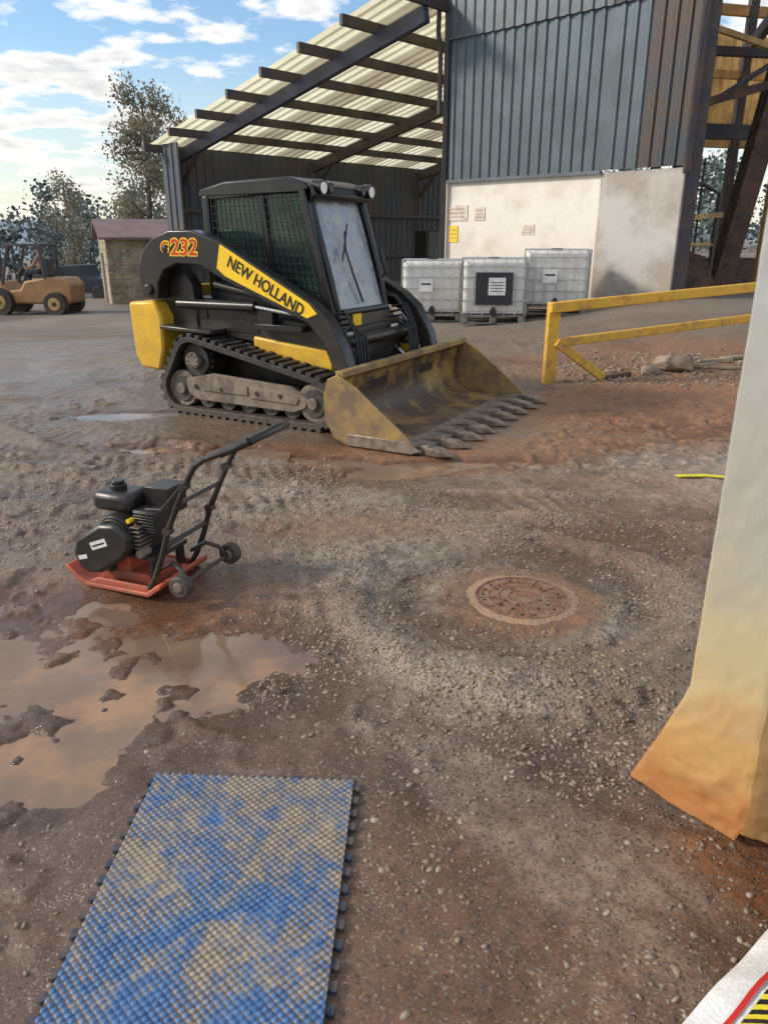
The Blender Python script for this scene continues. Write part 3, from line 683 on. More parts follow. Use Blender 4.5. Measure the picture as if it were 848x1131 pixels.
mb.obj('label',[m_white,m_txtk],pc)
mb=MB()
for s_ in(-1,1):
    y=s_*.165
    mb.tube([(-.16,y,.03),(-.20,y,.09),(-.25,y,.20),(-.30,y,.34),(-.38,y,.50),(-.435,y,.60),(-.47,y,.655),(-.52,y,.69),(-.62,y,.73),(-.72,y*.97,.775),(-.745,y*.85,.79)],.0135,10)
    mb.cyl((-.30,y-.02,.34),(-.30,y+.02,.34),.02,n=10)
    mb.cyl((-.41,y-.025,.56),(-.41,y+.025,.56),.018,n=10)
    mb.tube([(-.60,y,.722),(-.68,y,.757),(-.735,y*.93,.785)],.019,10)
mb.tube([(-.735,-.155,.783),(-.75,-.13,.793),(-.755,0,.796),(-.75,.13,.793),(-.735,.155,.783)],.019,10)
mb.cyl((-.27,-.165,.26),(-.27,.165,.26),.011,n=10); mb.cyl((-.36,-.165,.47),(-.36,.165,.47),.010,n=10)
for s_ in(-1,1): mb.tube([(-.20,s_*.12,.12),(-.28,s_*.13,.17),(-.34,s_*.15,.15),(-.37,s_*.17,.10)],.011,8)
mb.cyl((-.37,-.21,.10),(-.37,.21,.10),.010,n=10)
mb.tube([(-.14,.10,.40),(-.25,.13,.42),(-.38,.15,.55),(-.5,.15,.68)],.005,6)
mb.obj('folding_handle',[m_black],pc)
mb=MB()
for s_ in(-1,1):
    mb.cyl((-.37,s_*.175,.10),(-.37,s_*.225,.10),.052,n=24,mi=0); mb.cyl((-.37,s_*.170,.10),(-.37,s_*.232,.10),.026,n=16,mi=1)
mb.obj('transport_wheels',[m_rubber,m_dusty],pc,bevel=.008)
# ------------------------------------------------------------------ IBC totes
def tote(x,y,rz,label):
    z=float(H(np.array([x]),np.array([y]))[0])+.01
    e=empty('ibc_tote',(x,y,z),rz); W,D,Hh=1.16,1.0,1.16
    mb=MB(); mb.box((0,0,.64),(W-.06,D-.06,.94),0); o=mb.obj('plastic_tank',[m_ibc],e,bevel=.07); o.modifiers['b'].segments=4
    mb=MB(); mb.cyl((0,0,1.10),(0,0,1.15),.10,n=24); mb.cyl((0,-D/2+.03,.22),(0,-D/2-.03,.22),.06,n=20); mb.box((0,-D/2-.02,.22),(.05,.06,.16),0); mb.obj('cap_and_valve',[m_blackp],e)
    mb=MB(); r=.009
    for zz in(.20,.42,.62,.82,1.0,1.13):
        mb.tube([(-W/2,-D/2,zz),(W/2,-D/2,zz),(W/2,D/2,zz),(-W/2,D/2,zz),(-W/2,-D/2,zz)],r,6)
    for i in range(7):
        xx=-W/2+W*i/6
        for yy in(-D/2,D/2): mb.tube([(xx,yy,.15),(xx,yy,1.13)],r,6)
    for i in range(6):
        yy=-D/2+D*i/5
        for xx in(-W/2,W/2): mb.tube([(xx,yy,.15),(xx,yy,1.13)],r,6)
    for yy in(-.2,.2): mb.tube([(-W/2,yy,1.13),(W/2,yy,1.13)],r,6)
    mb.obj('cage',[m_galv],e)
    mb=MB(); mb.box((0,0,.145),(W,D,.03),0)
    for xx in(-W/2+.06,0,W/2-.06):
        for yy in(-D/2+.06,0,D/2-.06): mb.box((xx,yy,.075),(.12,.12,.11),0)
    for yy in(-D/2+.06,0,D/2-.06): mb.box((0,yy,.012),(W,.10,.02),0)
    mb.obj('pallet_base',[m_pallet],e,bevel=.006)
    if label==2:
        mb=MB(); mb.box((0,-D/2-.016,.62),(.66,.008,.56),0); mb.box((.05,-D/2-.022,.66),(.30,.004,.30),1)
        for k in range(4): mb.box((.05,-D/2-.0255,.58+.05*k),(.24,.002,.012),0)
        mb.obj('label_plate',[m_darklab,m_white],e)
    else:
        mb=MB(); mb.box((-.12,-D/2-.016,.68),(.26,.006,.24),0); mb.box((-.12,-D/2-.0205,.70),(.18,.002,.03),1); mb.obj('label_plate',[m_white,m_darklab],e)
tote(.95,15.4,R(-4),1); tote(2.02,14.5,R(-6),2); tote(3.20,14.7,R(-10),1)
# ------------------------------------------------------------------ buildings
A=Vector((.69,.724,0)).normalized(); B=Vector((.724,-.69,0)).normalized(); Z=Vector((0,0,1))
BL=Vector((1.37,18.0,0)); C0=Vector((4.08,15.4,0)); BR=Vector((5.22,14.25,0))
pb=empty('processing_building',(0,0,0))
GZ0=-.2
mb=MB()
mb.add([BL+Z*GZ0,C0+Z*GZ0,C0+Z*2.7,BL+Z*2.7],[(0,1,2,3)],0)
mb.add([BL+Z*GZ0,BL+A*6+Z*GZ0,BL+A*6+Z*9,BL+Z*9],[(0,1,2,3)],0)
mb.obj('block_wall',[m_conc],pb,smooth=0)
mb=MB()
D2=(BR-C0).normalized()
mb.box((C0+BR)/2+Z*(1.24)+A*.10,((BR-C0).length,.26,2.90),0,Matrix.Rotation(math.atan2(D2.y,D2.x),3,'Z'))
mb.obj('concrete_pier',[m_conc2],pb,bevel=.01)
mb=MB()
LL=(C0-BL).length; L2=(BR-C0).length
mb.corr(BL-A*.05+Z*2.68,B,Z*2.74,-A,LL,.24,.035,0)
mb.corr(C0-A*.05+Z*2.72,D2,Z*2.70,-A,L2*.45,.24,.035,0)
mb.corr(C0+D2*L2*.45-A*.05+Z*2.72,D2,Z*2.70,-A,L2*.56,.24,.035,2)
mb.corr(BL-A*.10+Z*5.36,B,Z*4.2,-A,LL+.02,.24,.035,1)
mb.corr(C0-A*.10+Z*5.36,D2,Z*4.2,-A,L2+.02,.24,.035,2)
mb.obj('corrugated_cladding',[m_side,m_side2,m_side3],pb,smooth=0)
mb=MB()
mb.beam(BL-A*.07+Z*2.69,C0-A*.07+Z*2.69,.05,.06,0); mb.beam(BL-A*.10+Z*0,BL-A*.10+Z*9,.09,.09,1,(1,0,0))
mb.beam(BR+D2*.03-A*.05+Z*2.6,BR+D2*.03-A*.05+Z*9,.10,.10,1,(1,0,0))
mb.beam(BR+A*.2+Z*.2,BR+A*.2+Z*9,.25,.25,1,(1,0,0))
mb.tube([BL-A*.20-B*.08+Z*4.0,BL-A*.20-B*.08+Z*5.2,BL-A*.26-B*.1+Z*5.5,BL-A*.2-B*.08+Z*8],.05,10,1)
mb.box(C0+A*3+Z*9.6,(10,9,.2),1,Matrix.Rotation(math.atan2(B.y,B.x),3,'Z'))
mb.obj('trim_and_downpipe',[m_side2,m_beam],pb)
mb=MB()
rotB=Matrix.Rotation(math.atan2(B.y,B.x),3,'Z')
for s_,zz,w_,h_,mi in((.35,2.05,.55,.32,0),(.95,2.02,.28,.26,0),(.25,1.62,.24,.34,1),(2.2,1.7,.3,.2,0)):
    c_=BL+B*s_-A*.012+Z*zz; mb.box(c_,(w_,.012,h_),mi,rotB)
    for k in range(3): mb.box(c_-A*.008+Z*(h_*.25*(k-1)),(w_*.7,.004,h_*.06),2,rotB)
mb.obj('wall_notices',[mat('faded_notice',(.70,.64,.55),(.58,.46,.38),8,.7),m_decal,mat('notice_print',(.45,.33,.27),None,8,.7)],pb)
# shed
P0=Vector((-6.2,23.5,0)); KS=.22
sh=empty('open_shed',(0,0,0))
UPV=B*9.6+Z*(KS*9.6)
mb=MB()
O=P0-B*.45+Z*(4.05-.45*KS)-A*.35
rn=(Z-B*KS).normalized()
mb.corr(O,A,UPV,rn,15.5,.30,.04,0,alt=lambda k:1 if (k//3)%2==0 else 0)
mb.obj('roof_sheets',[m_roof,m_roofl],sh,smooth=0)
mb=MB()
for k in range(8):
    b_=-.1+1.34*k; z=4.05+KS*b_-.13
    p=P0+B*b_+Z*z
    mb.beam(p-A*.6,p+A*15,.09,.20,0)
for a_ in(.45,5.5,10.8):
    p=P0+A*a_
    mb.beam(p-B*.2+Z*(4.05-.38),p+B*9.3+Z*(4.05+KS*9.3-.38),.16,.30,1 if a_<1 else 0)
    mb.beam(p+Z*-1.2,p+Z*3.8,.22,.22,0,(1,0,0))
    mb.beam(p+B*.0+Z*2.9,p+B*1.1+Z*3.95,.10,.10,0)
mb.obj('beams_and_posts',[m_beam,m_beamb],sh)
mb=MB()
mb.corr(P0+A*-.1+Z*-1.3,A,Z*5.25,B,16,.30,.04,0)
mb.corr(P0-A*.12+Z*-1.3,B,Z*5.3,-A,.9,.30,.04,0)
mb.obj('rear_cladding',[m_backw],sh,smooth=0)
mb=MB()
for zz in(.9,2.3): mb.beam(P0+B*.10+Z*zz,P0+B*.10+A*15+Z*zz,.08,.12,0)
mb.obj('girts',[m_beam],sh)
dr=empty('storage_cabinet',(1.6,24.5,-.05),.6)
mb=MB(); mb.box((0,0,.9),(1.2,.6,1.8),0); mb.box((-.28,-.31,1.0),(.5,.02,1.5),1); mb.box((.28,-.31,1.0),(.5,.02,1.5),1); mb.obj('body',[m_blackp,m_side2],dr,bevel=.02)
bs_=empty('blue_barrel',(.9,21.3,0.05))
mb=MB()
mb.cyl((0,0,0),(0,0,.88),.29,n=24); 
for z in(.28,.58,.86): mb.cyl((0,0,z),(0,0,z+.03),.305,n=24)
mb.obj('drum',[mat('drum_blue',(.12,.2,.28),None,4,.5)],bs_)
# hut
ht=empty('timber_hut',(-9.0,30.6,-.95),R(24))
mb=MB()
for k in range(10):
    mb.box((0,-1.5,.18+.25*k),(3.4,.05,.235),0); mb.box((-1.7,0,.18+.25*k),(.05,2.95,.235),0); mb.box((1.7,0,.18+.25*k),(.05,2.95,.235),0)
mb.obj('plank_walls',[m_wood],ht,bevel=.008,smooth=0)
mb=MB()
mb.add([(-1.95,-1.85,2.5),(1.95,-1.85,2.5),(1.95,0,3.15),(-1.95,0,3.15),(1.95,1.85,2.5),(-1.95,1.85,2.5),(-1.95,-1.85,2.42),(1.95,-1.85,2.42),(1.95,0,3.07),(-1.95,0,3.07),(1.95,1.85,2.42),(-1.95,1.85,2.42)],[(0,1,2,3),(3,2,4,5),(6,9,8,7),(9,11,10,8),(0,6,7,1),(0,3,9,6),(3,5,11,9),(1,7,8,2),(2,8,10,4)],0)
mb.add([(-1.70,-1.5,2.45),(-1.70,1.5,2.45),(-1.70,0,3.05)],[(0,1,2)],1); mb.box((-1.73,.2,1.0),(.03,.8,1.9),2); mb.box((.2,-1.54,1.5),(.8,.04,.6),2)
mb.obj('roof_and_openings',[m_hutroof,m_wood,m_beam],ht,smooth=0)
# right-hand open bay with steel frame
st=empty('steel_frame_structure',(0,0,0))
mb=MB()
cols=[(6.55,18.3),(10.6,19.4),(7.9,24),(10.5,25),(13.5,26)]
for x,y in cols: mb.beam((x,y,-.3),(x,y,9),.24,.24,0,(1,0,0))
mb.beam((8.55,17.2,8.5),(7.35,17.4,.2),.42,.40,3,(1,0,0))
mb.beam((8.35,17.6,-.2),(8.35,17.6,8.6),.16,.16,1,(1,0,0))
for z,w_ in((3.75,.30),(5.3,.16),(6.9,.30)):
    mb.beam((5.6,18.2,z),(13,19.7,z),.2,w_,0)
for z,w_ in((4.2,.25),(6.0,.2),(7.6,.25)):
    mb.beam((6.5,24,z),(14,26,z),.2,w_,1)
mb.beam((6.6,18.3,6.6),(7.9,24,6.6),.2,.3,0); mb.beam((8.8,18.9,6.6),(10.5,25,6.6),.2,.3,0)
mb.beam((5.7,16.9,3.9),(8.4,17.2,4.6),.12,.16,3); mb.beam((5.7,17.0,5.6),(8.4,17.2,4.9),.10,.10,1)
for p,q in(((6.6,18.2,4.0),(8.6,18.8,5.2)),): mb.beam(p,q,.10,.10,0)
for s_ in(0,.38): mb.tube([(6.30+s_,17.2,.3),(6.30+s_,17.2,3.1)],.025,6,0)
for k in range(11): mb.tube([(6.30,17.2,.5+.25*k),(6.68,17.2,.5+.25*k)],.014,6,0)
mb.tube([(6.15,16.8,.3),(6.15,16.8,2.4),(6.55,16.9,2.6),(7.0,17.0,2.4),(7.0,17.0,.3)],.05,8,0); mb.tube([(6.15,16.8,1.4),(7.0,17.0,1.4)],.04,8,1)
mb.beam((6.0,16.6,1.9),(7.1,17.0,2.0),.08,.10,1)
mb.add([(5.55,14.9,.3),(6.35,14.6,.3),(6.2,15.3,1.2),(5.7,15.4,1.35),(5.55,15.1,.3),(6.35,14.8,.3)],[(0,1,2,3),(4,3,2,5),(0,3,4),(1,5,2)],3)
mb.obj('frame_and_ladder',[m_beam,m_ochre,m_rail,m_rust],st)
mb=MB()
mb.corr(Vector((7,26.2,4.3)),Vector((1,.25,0)).normalized(),Z*3.2,Vector((0,-1,0)),11,.3,.05,0)
mb.corr(Vector((12.8,22,-.3)),Vector((.25,1,0)).normalized(),Z*9,Vector((-1,0,0)),6,.3,.05,0)
mb.obj('back_cladding',[m_ochre],st,smooth=0)
mb=MB()
mb.add([(5.3,15.0,8.6),(15,16.5,8.6),(15,20,9.2),(5.3,19,9.2),(5.3,15.0,8.9),(15,16.5,8.9),(15,20,9.5),(5.3,19,9.5)],[(0,1,2,3),(4,7,6,5),(0,4,5,1),(3,2,6,7),(0,3,7,4),(1,5,6,2)],0)
mb.box((10.6,19.5,1.0),(2.0,1.4,2.2),1,Matrix.Rotation(R(14),3,'Z')); mb.box((7.9,18.6,.6),(1.6,.8,1.0),1,Matrix.Rotation(R(24),3,'Z')); mb.box((6.6,18.2,.45),(1.0,.6,.7),0,Matrix.Rotation(R(14),3,'Z'))
mb.obj('roof_and_plant',[m_beam,m_rust],st,smooth=0,bevel=.02)
# ------------------------------------------------------------------ yellow rail
yr=empty('yellow_guard_rail',(0,0,0))
mb=MB()
def hz(x,y): return float(H(np.array([x]),np.array([y]))[0])
p0=Vector((1.87,8.55,0)); p1=Vector((6.4,10.75,0)); rd=(p1-p0).normalized()
mb.beam(p0+Z*-.1,p0+Z*.88,.13,.13,0,(1,0,0))
mb.beam(p0+rd*-.07+Z*.83+Vector((0,-.1,0)),p1+Z*1.05+Vector((0,-.1,0)),.06,.115,0)
mb.beam(p0+rd*.12+Z*.44+Vector((0,-.02,0)),p1+Z*.66+Vector((0,-.02,0)),.055,.10,0)
mb.beam(p0+rd*.05+Z*.46+Vector((0,-.09,0)),p0+rd*.72+Z*.03+Vector((0,-.22,0)),.055,.10,0)
q=p0+rd*5.0; mb.beam(q+Z*-.1,q+Z*1.1,.12,.12,0,(1,0,0))
mb.beam(p0+rd*.66+Z*.03+Vector((0,-.2,0)),p0+rd*1.15+Z*.04+Vector((0,-.16,0)),.05,.05,1)
mb.obj('rails_and_posts',[m_rail,m_rust],yr,bevel=.012)
def rock(name,loc,s,seed):
    bm=bmesh.new(); bmesh.ops.create_icosphere(bm,subdivisions=4,radius=1)
    r=np.random.default_rng(seed); dirs=r.normal(size=(14,3)); dirs/=np.linalg.norm(dirs,axis=1)[:,None]; ds=r.uniform(.62,.95,14)
    for v in bm.verts:
        c_=np.array(v.co); k=min([1]+[ds[i]/max(1e-3,c_@dirs[i]) for i in range(14) if c_@dirs[i]>.3]); k*=1+.05*(random.random()-.5)
        v.co=v.co*k; v.co.x*=s[0]; v.co.y*=s[1]; v.co.z*=s[2]
    me=bpy.data.meshes.new(name); bm.to_mesh(me); bm.free(); me.materials.append(m_rock)
    for p_ in me.polygons: p_.use_smooth=True
    me.set_sharp_from_angle(angle=R(30))
    o=bpy.data.objects.new(name,me); COL.objects.link(o); o.location=loc; return o
rock('boulder',(3.52,9.2,hz(3.52,9.2)+.08),(.30,.2,.15),3)
rock('boulder',(3.15,8.95,hz(3.15,8.95)+.03),(.13,.10,.08),5)
mb=MB()
for k in range(9):
    x=2.6+random.random()*2.4;y=8.7+random.random()*1.2;a=random.random()*.6-.2;l=.3+.5*random.random()
    z=hz(x,y)+.025; mb.beam((x,y,z),(x+l*math.cos(a),y+l*math.sin(a),z+.02),.05,.03)
mb.obj('scrap_wood',[m_wood],None,bevel=.004)
mb=MB(); z=max(hz(2.0,4.88),hz(2.17,4.86),hz(2.36,4.82))+.008
mb.add([(1.98,4.90,z),(2.0,4.86,z),(2.18,4.85,z+.006),(2.36,4.80,z+.004),(2.37,4.84,z+.004),(2.18,4.89,z+.008)],[(0,1,2,5),(5,2,3,4)]); o=mb.obj('yellow_strap',[m_ystrap],None,smooth=0)
so=o.modifiers.new('s','SOLIDIFY'); so.thickness=.006
# ------------------------------------------------------------------ plastic wrapped post
pw=empty('plastic_wrapped_post',(0,0,0))
path=[Vector((1.25,2.15)),Vector((.86,1.80)),Vector((.83,1.755)),Vector((.955,1.615)),Vector((.985,1.60)),Vector((1.6,1.50))]
seg=[(path[i+1]-path[i]).length for i in range(5)]; T=sum(seg)
cum=[0]
for s_ in seg: cum.append(cum[-1]+s_)
ns,nz=240,200; V=[]
sS=np.array([[T*i/ns for i in range(ns+1)]]*(nz+1)); zS=np.array([[2.9*(j/nz)**1.25]*(ns+1) for j in range(nz+1)])
NW=fbm(sS*7+zS*1.6,zS*2.2,1,4)-.5; NC=np.abs(fbm(sS*9-zS*5,zS*6+sS*4,5,4)-.5)
for j in range(nz+1):
    z=zS[j,0]
    for i in range(ns+1):
        s_=T*i/ns; k=0
        while k<4 and cum[k+1]<s_: k+=1
        p_=path[k]+(path[k+1]-path[k])*((s_-cum[k])/seg[k])
        nrm=Vector((-.72,-.69)) if s_>cum[2]-.05 and s_<cum[3] else (Vector((-.9,.3)) if s_<cum[2] else Vector((-.15,-1)))
        low=max(0,.55-z)/.55
        wv=(.008+.018*low)*float(NW[j,i])+(.014+.030*low)*(-float(NC[j,i]))
        near_=math.exp(-((s_-cum[2]+.02)/.085)**2); fl=near_*max(0,(.40-z)/.40)**1.1
        off_=Vector((-.075,.13))*fl
        sk=low*.014
        p_=p_+nrm*(wv+sk)+off_
        V.append((p_.x,p_.y,z+.008+(.03*max(0,.3-z)/.3 if s_>cum[3] else 0)))
id3=np.arange(len(V)).reshape(nz+1,ns+1)
F3=np.stack([id3[:-1,:-1],id3[:-1,1:],id3[1:,1:],id3[1:,:-1]],-1).reshape(-1,4)
mp=bpy.data.materials.new('stained_plastic_sheet'); mp.use_nodes=True; nt=mp.node_tree; N=nt.nodes; tc=N.new('ShaderNodeTexCoord'); bs=N['Principled BSDF']
n1=noise(4,7,.6); n2=noise(25,6); sp=N.new('ShaderNodeSeparateXYZ'); lnk(nt,tc.outputs['Object'],sp.inputs[0])
zf=mth('ADD',sp.outputs[2],mth('MULTIPLY',mth('SUBTRACT',n1.outputs[0],.5),.6))
pcx=ramp(mth('MULTIPLY',zf,.5),(.03,(.55,.22,.07)),(.10,(.68,.38,.14)),(.20,(.66,.52,.28)),(.34,(.60,.54,.36)),(.46,(.50,.49,.43)),(.8,(.50,.53,.54)))
pcx=mix(mth('MULTIPLY',n2.outputs[0],.22),pcx,(.44,.33,.19))
strip_=mth('GREATER_THAN',sp.outputs[0],.965)
pcx=mix(mth('MULTIPLY',strip_,.85),pcx,(.36,.22,.09))
lnk(nt,pcx,bs.inputs['Base Color']); bs.inputs['Roughness'].default_value=.25
tl=N.new('ShaderNodeBsdfTranslucent'); lnk(nt,pcx,tl.inputs[0]); mx=N.new('ShaderNodeMixShader'); mx.inputs[0].default_value=.25
lnk(nt,bs.outputs[0],mx.inputs[1]); lnk(nt,tl.outputs[0],mx.inputs[2]); lnk(nt,mx.outputs[0],N['Material Output'].inputs[0])
o=npmesh('plastic_sheet',V,F3,[mp],True); o.parent=pw
mb=MB(); mb.box((1.35,1.85,1.45),(.6,.35,2.9),0,Matrix.Rotation(R(-12),3,'Z')); mb.obj('timber_core',[m_wood],pw)
# bag with hazard tape
bg=empty('white_sack_with_hazard_tape',(.915,1.08,0),math.atan2(.16,.206))
bm=bmesh.new(); bmesh.ops.create_cube(bm,size=1); bmesh.ops.subdivide_edges(bm,edges=bm.edges[:],cuts=14,use_grid_fill=True)
for v in bm.verts:
    c_=v.co; x,y,z=c_.x*2,c_.y*2,c_.z*2
    r_=1-.25*abs(z)**3; e_=(1-.35*(abs(x)**4))*(1-.35*(abs(y)**4))
    v.co=Vector((x*.34*r_,y*.19*r_,.045+z*.045*e_+.006*math.sin(x*9+y*5)))
me=bpy.data.meshes.new('sack'); bm.to_mesh(me); bm.free(); me.materials.append(mat('white_woven_plastic',(.78,.78,.76),(.62,.59,.54),10,.5,bump=.3,bscale=120))
for p_ in me.polygons: p_.use_smooth=True
o=bpy.data.objects.new('sack',me); COL.objects.link(o); o.parent=bg
mt=bpy.data.materials.new('hazard_tape'); mt.use_nodes=True; nt=mt.node_tree; N=nt.nodes; tc=N.new('ShaderNodeTexCoord')
sp=N.new('ShaderNodeSeparateXYZ'); lnk(nt,tc.outputs['Object'],sp.inputs[0])
fr=mth('FRACT',mth('MULTIPLY',mth('ADD',sp.outputs[0],sp.outputs[1]),34)); lnk(nt,mix(mth('GREATER_THAN',fr,.5),(.75,.6,.03),(.015,.015,.015)),N['Principled BSDF'].inputs['Base Color']); N['Principled BSDF'].inputs['Roughness'].default_value=.35
def strip(y0,y1,dz,m_,nm):
    V=[];n=40
    for i in range(n+1):
        x=-1+2*i/n
        for yy in(y0,y1):
            y=yy; e_=(1-.35*(abs(x)**4))*(1-.35*(abs(y)**4))
            V.append((x*.34*.78,y*.19*.78,.045+.045*e_+.006*math.sin(x*9+y*5)+dz))
    F_=[(2*i,2*i+2,2*i+3,2*i+1) for i in range(n)]
    o=npmesh(nm,V,F_,[m_],True); o.parent=bg
strip(.44,.72,.005,mt,'hazard_tape'); strip(.80,.87,.005,m_txtr,'red_edging')
# ------------------------------------------------------------------ forklift + driver
fk=empty('forklift',(-11.15,25.2,hz(-11.15,25.2)-.02),R(176))
mb=MB()
mb.prism([(-1.35,.55),(-1.25,.35),(-.6,.35),(.9,.35),(.95,.75),(.3,.80),(.15,1.05),(-.5,1.15),(-1.2,1.15),(-1.38,.95)],-.50,.50,0)
mb.prism([(.55,.60),(1.05,.60),(1.08,.95),(.9,1.05),(.75,.85)],-.52,.52,0)
mb.obj('body_and_counterweight',[m_fork],fk,bevel=.06)
mb=MB()
for y in(-.5,.5):
    mb.beam((-.55,y,1.12),(-.50,y,2.1),.07,.07,0,(0,1,0)); mb.beam((.85,y,.95),(.50,y,2.1),.07,.07,0,(0,1,0)); mb.beam((-.6,y,2.12),(.62,y,2.12),.07,.07,0)
for k in range(6): mb.beam((-.6+.24*k,-.5,2.13),(-.6+.24*k,.5,2.13),.05,.04,0)
mb.beam((.60,-.42,1.0),(.42,-.42,1.25),.04,.04,0); mb.cyl((.42,-.02,1.28),(.47,-.02,1.31),.17,n=20)
for y in(-.35,.35): mb.beam((1.35,y,.15),(1.30,y,2.3),.12,.12,0,(0,1,0)); mb.beam((1.40,y*.8,.08),(2.5,y*.8,.06),.12,.05,0)
for z in(.4,1.2,2.2): mb.beam((1.34,-.35,z),(1.34,.35,z),.08,.10,0)
mb.box((-.28,0,1.18),(.45,.5,.12),0); mb.box((-.50,0,1.45),(.10,.48,.50),0)
mb.obj('guard_mast_and_seat',[m_beam],fk,bevel=.01)
mb=MB()
for x,r_ in((-.85,.36),(.95,.42)):
    for s_ in(-1,1):
        mb.cyl((x,s_*.42,r_),(x,s_*.72,r_),r_,n=28,mi=0); mb.cyl((x,s_*.71,r_),(x,s_*.735,r_),r_*.55,n=20,mi=1); mb.cyl((x,s_*.73,r_),(x,s_*.76,r_),r_*.2,n=12,mi=0)
mb.obj('wheels',[m_rubber,m_rim],fk,bevel=.03)
def skinbody(name,verts,edges,rad,mats,parent,loc,root=0):
    me=bpy.data.meshes.new(name); me.from_pydata(verts,edges,[]); o=bpy.data.objects.new(name,me); COL.objects.link(o)
    for m in mats: me.materials.append(m)
    sk=o.modifiers.new('sk','SKIN'); sk.use_smooth_shade=True
    for i,r_ in enumerate(rad): me.skin_vertices[0].data[i].radius=(r_,r_)
    me.skin_vertices[0].data[root].use_root=True
    su=o.modifiers.new('su','SUBSURF'); su.levels=2; su.render_levels=2
    o.parent=parent; o.location=loc; return o
dv=empty('forklift_driver',(0,0,0)); dv.parent=fk
skinbody('torso_and_arms',[(-.25,0,1.32),(-.27,0,1.5),(-.26,0,1.68),(-.24,0,1.78),(-.23,0,1.86),(-.25,.20,1.74),(-.10,.25,1.50),(.14,.16,1.42),(-.25,-.20,1.74),(-.08,-.26,1.52),(.18,-.14,1.42)],[(0,1),(1,2),(2,3),(3,4),(3,5),(5,6),(6,7),(3,8),(8,9),(9,10)],[.15,.14,.16,.10,.06,.07,.05,.04,.07,.05,.04],[m_shirt],dv,(0,0,0))
skinbody('legs',[(-.25,0,1.30),(-.15,.11,1.29),(.22,.14,1.30),(.30,.14,.95),(.42,.14,.90),(-.15,-.11,1.29),(.22,-.14,1.30),(.30,-.14,.95),(.42,-.14,.90)],[(0,1),(1,2),(2,3),(3,4),(0,5),(5,6),(6,7),(7,8)],[.13,.10,.075,.055,.05,.10,.075,.055,.05],[m_jeans],dv,(0,0,0))
mb=MB()
bm=bmesh.new(); bmesh.ops.create_uvsphere(bm,u_segments=24,v_segments=16,radius=.105)
for v in bm.verts:
    v.co.z*=1.2; v.co.y*=.85
    if v.co.x>.08 and abs(v.co.y)<.02 and -.03<v.co.z<.02: v.co.x+=.022
me=bpy.data.meshes.new('head'); bm.to_mesh(me); bm.free(); me.materials.append(m_skin); 
for p_ in me.polygons: p_.use_smooth=True
o=bpy.data.objects.new('head',me); COL.objects.link(o); o.parent=dv; o.location=(-.21,0,1.96)
mb.cyl((-.22,0,1.99),(-.22,0,2.07),.112,.085,n=20); mb.box((-.10,0,2.0),(.12,.14,.012),0)
mb.obj('cap',[m_hair],dv)
for y in(.155,-.135):
    m2=MB()
    x=.16 if y>0 else .20
    m2.box((x,y,1.42),(.08,.03,.08),0)
    for k in range(4): m2.tube([(x+.03,y,1.39+.02*k),(x+.07,y-.01,1.39+.02*k),(x+.08,y-.03,1.385+.02*k)],.009,6)
    m2.tube([(x,y,1.45),(x+.04,y-.02,1.47)],.01,6)
    m2.obj('hand',[m_skin],dv,bevel=.006)
tk=empty('pickup_truck',(-15.2,39,hz(-15.2,39)),R(170))
mb=MB()
mb.prism([(-2.5,.45),(2.5,.45),(2.55,.95),(1.3,1.05),(.7,1.65),(-.6,1.7),(-.8,1.1),(-2.5,1.1)],-.9,.9,0)
mb.prism([(1.1,1.08),(.65,1.58),(.1,1.6),(.1,1.1)],-.91,.91,1)
for x in(-1.6,1.6):
    for s_ in(-1,1): mb.cyl((x,s_*.75,.38),(x,s_*.95,.38),.38,n=20,mi=2)
mb.obj('body_and_wheels',[m_truck,m_dglass,m_rubber],tk,bevel=.04)
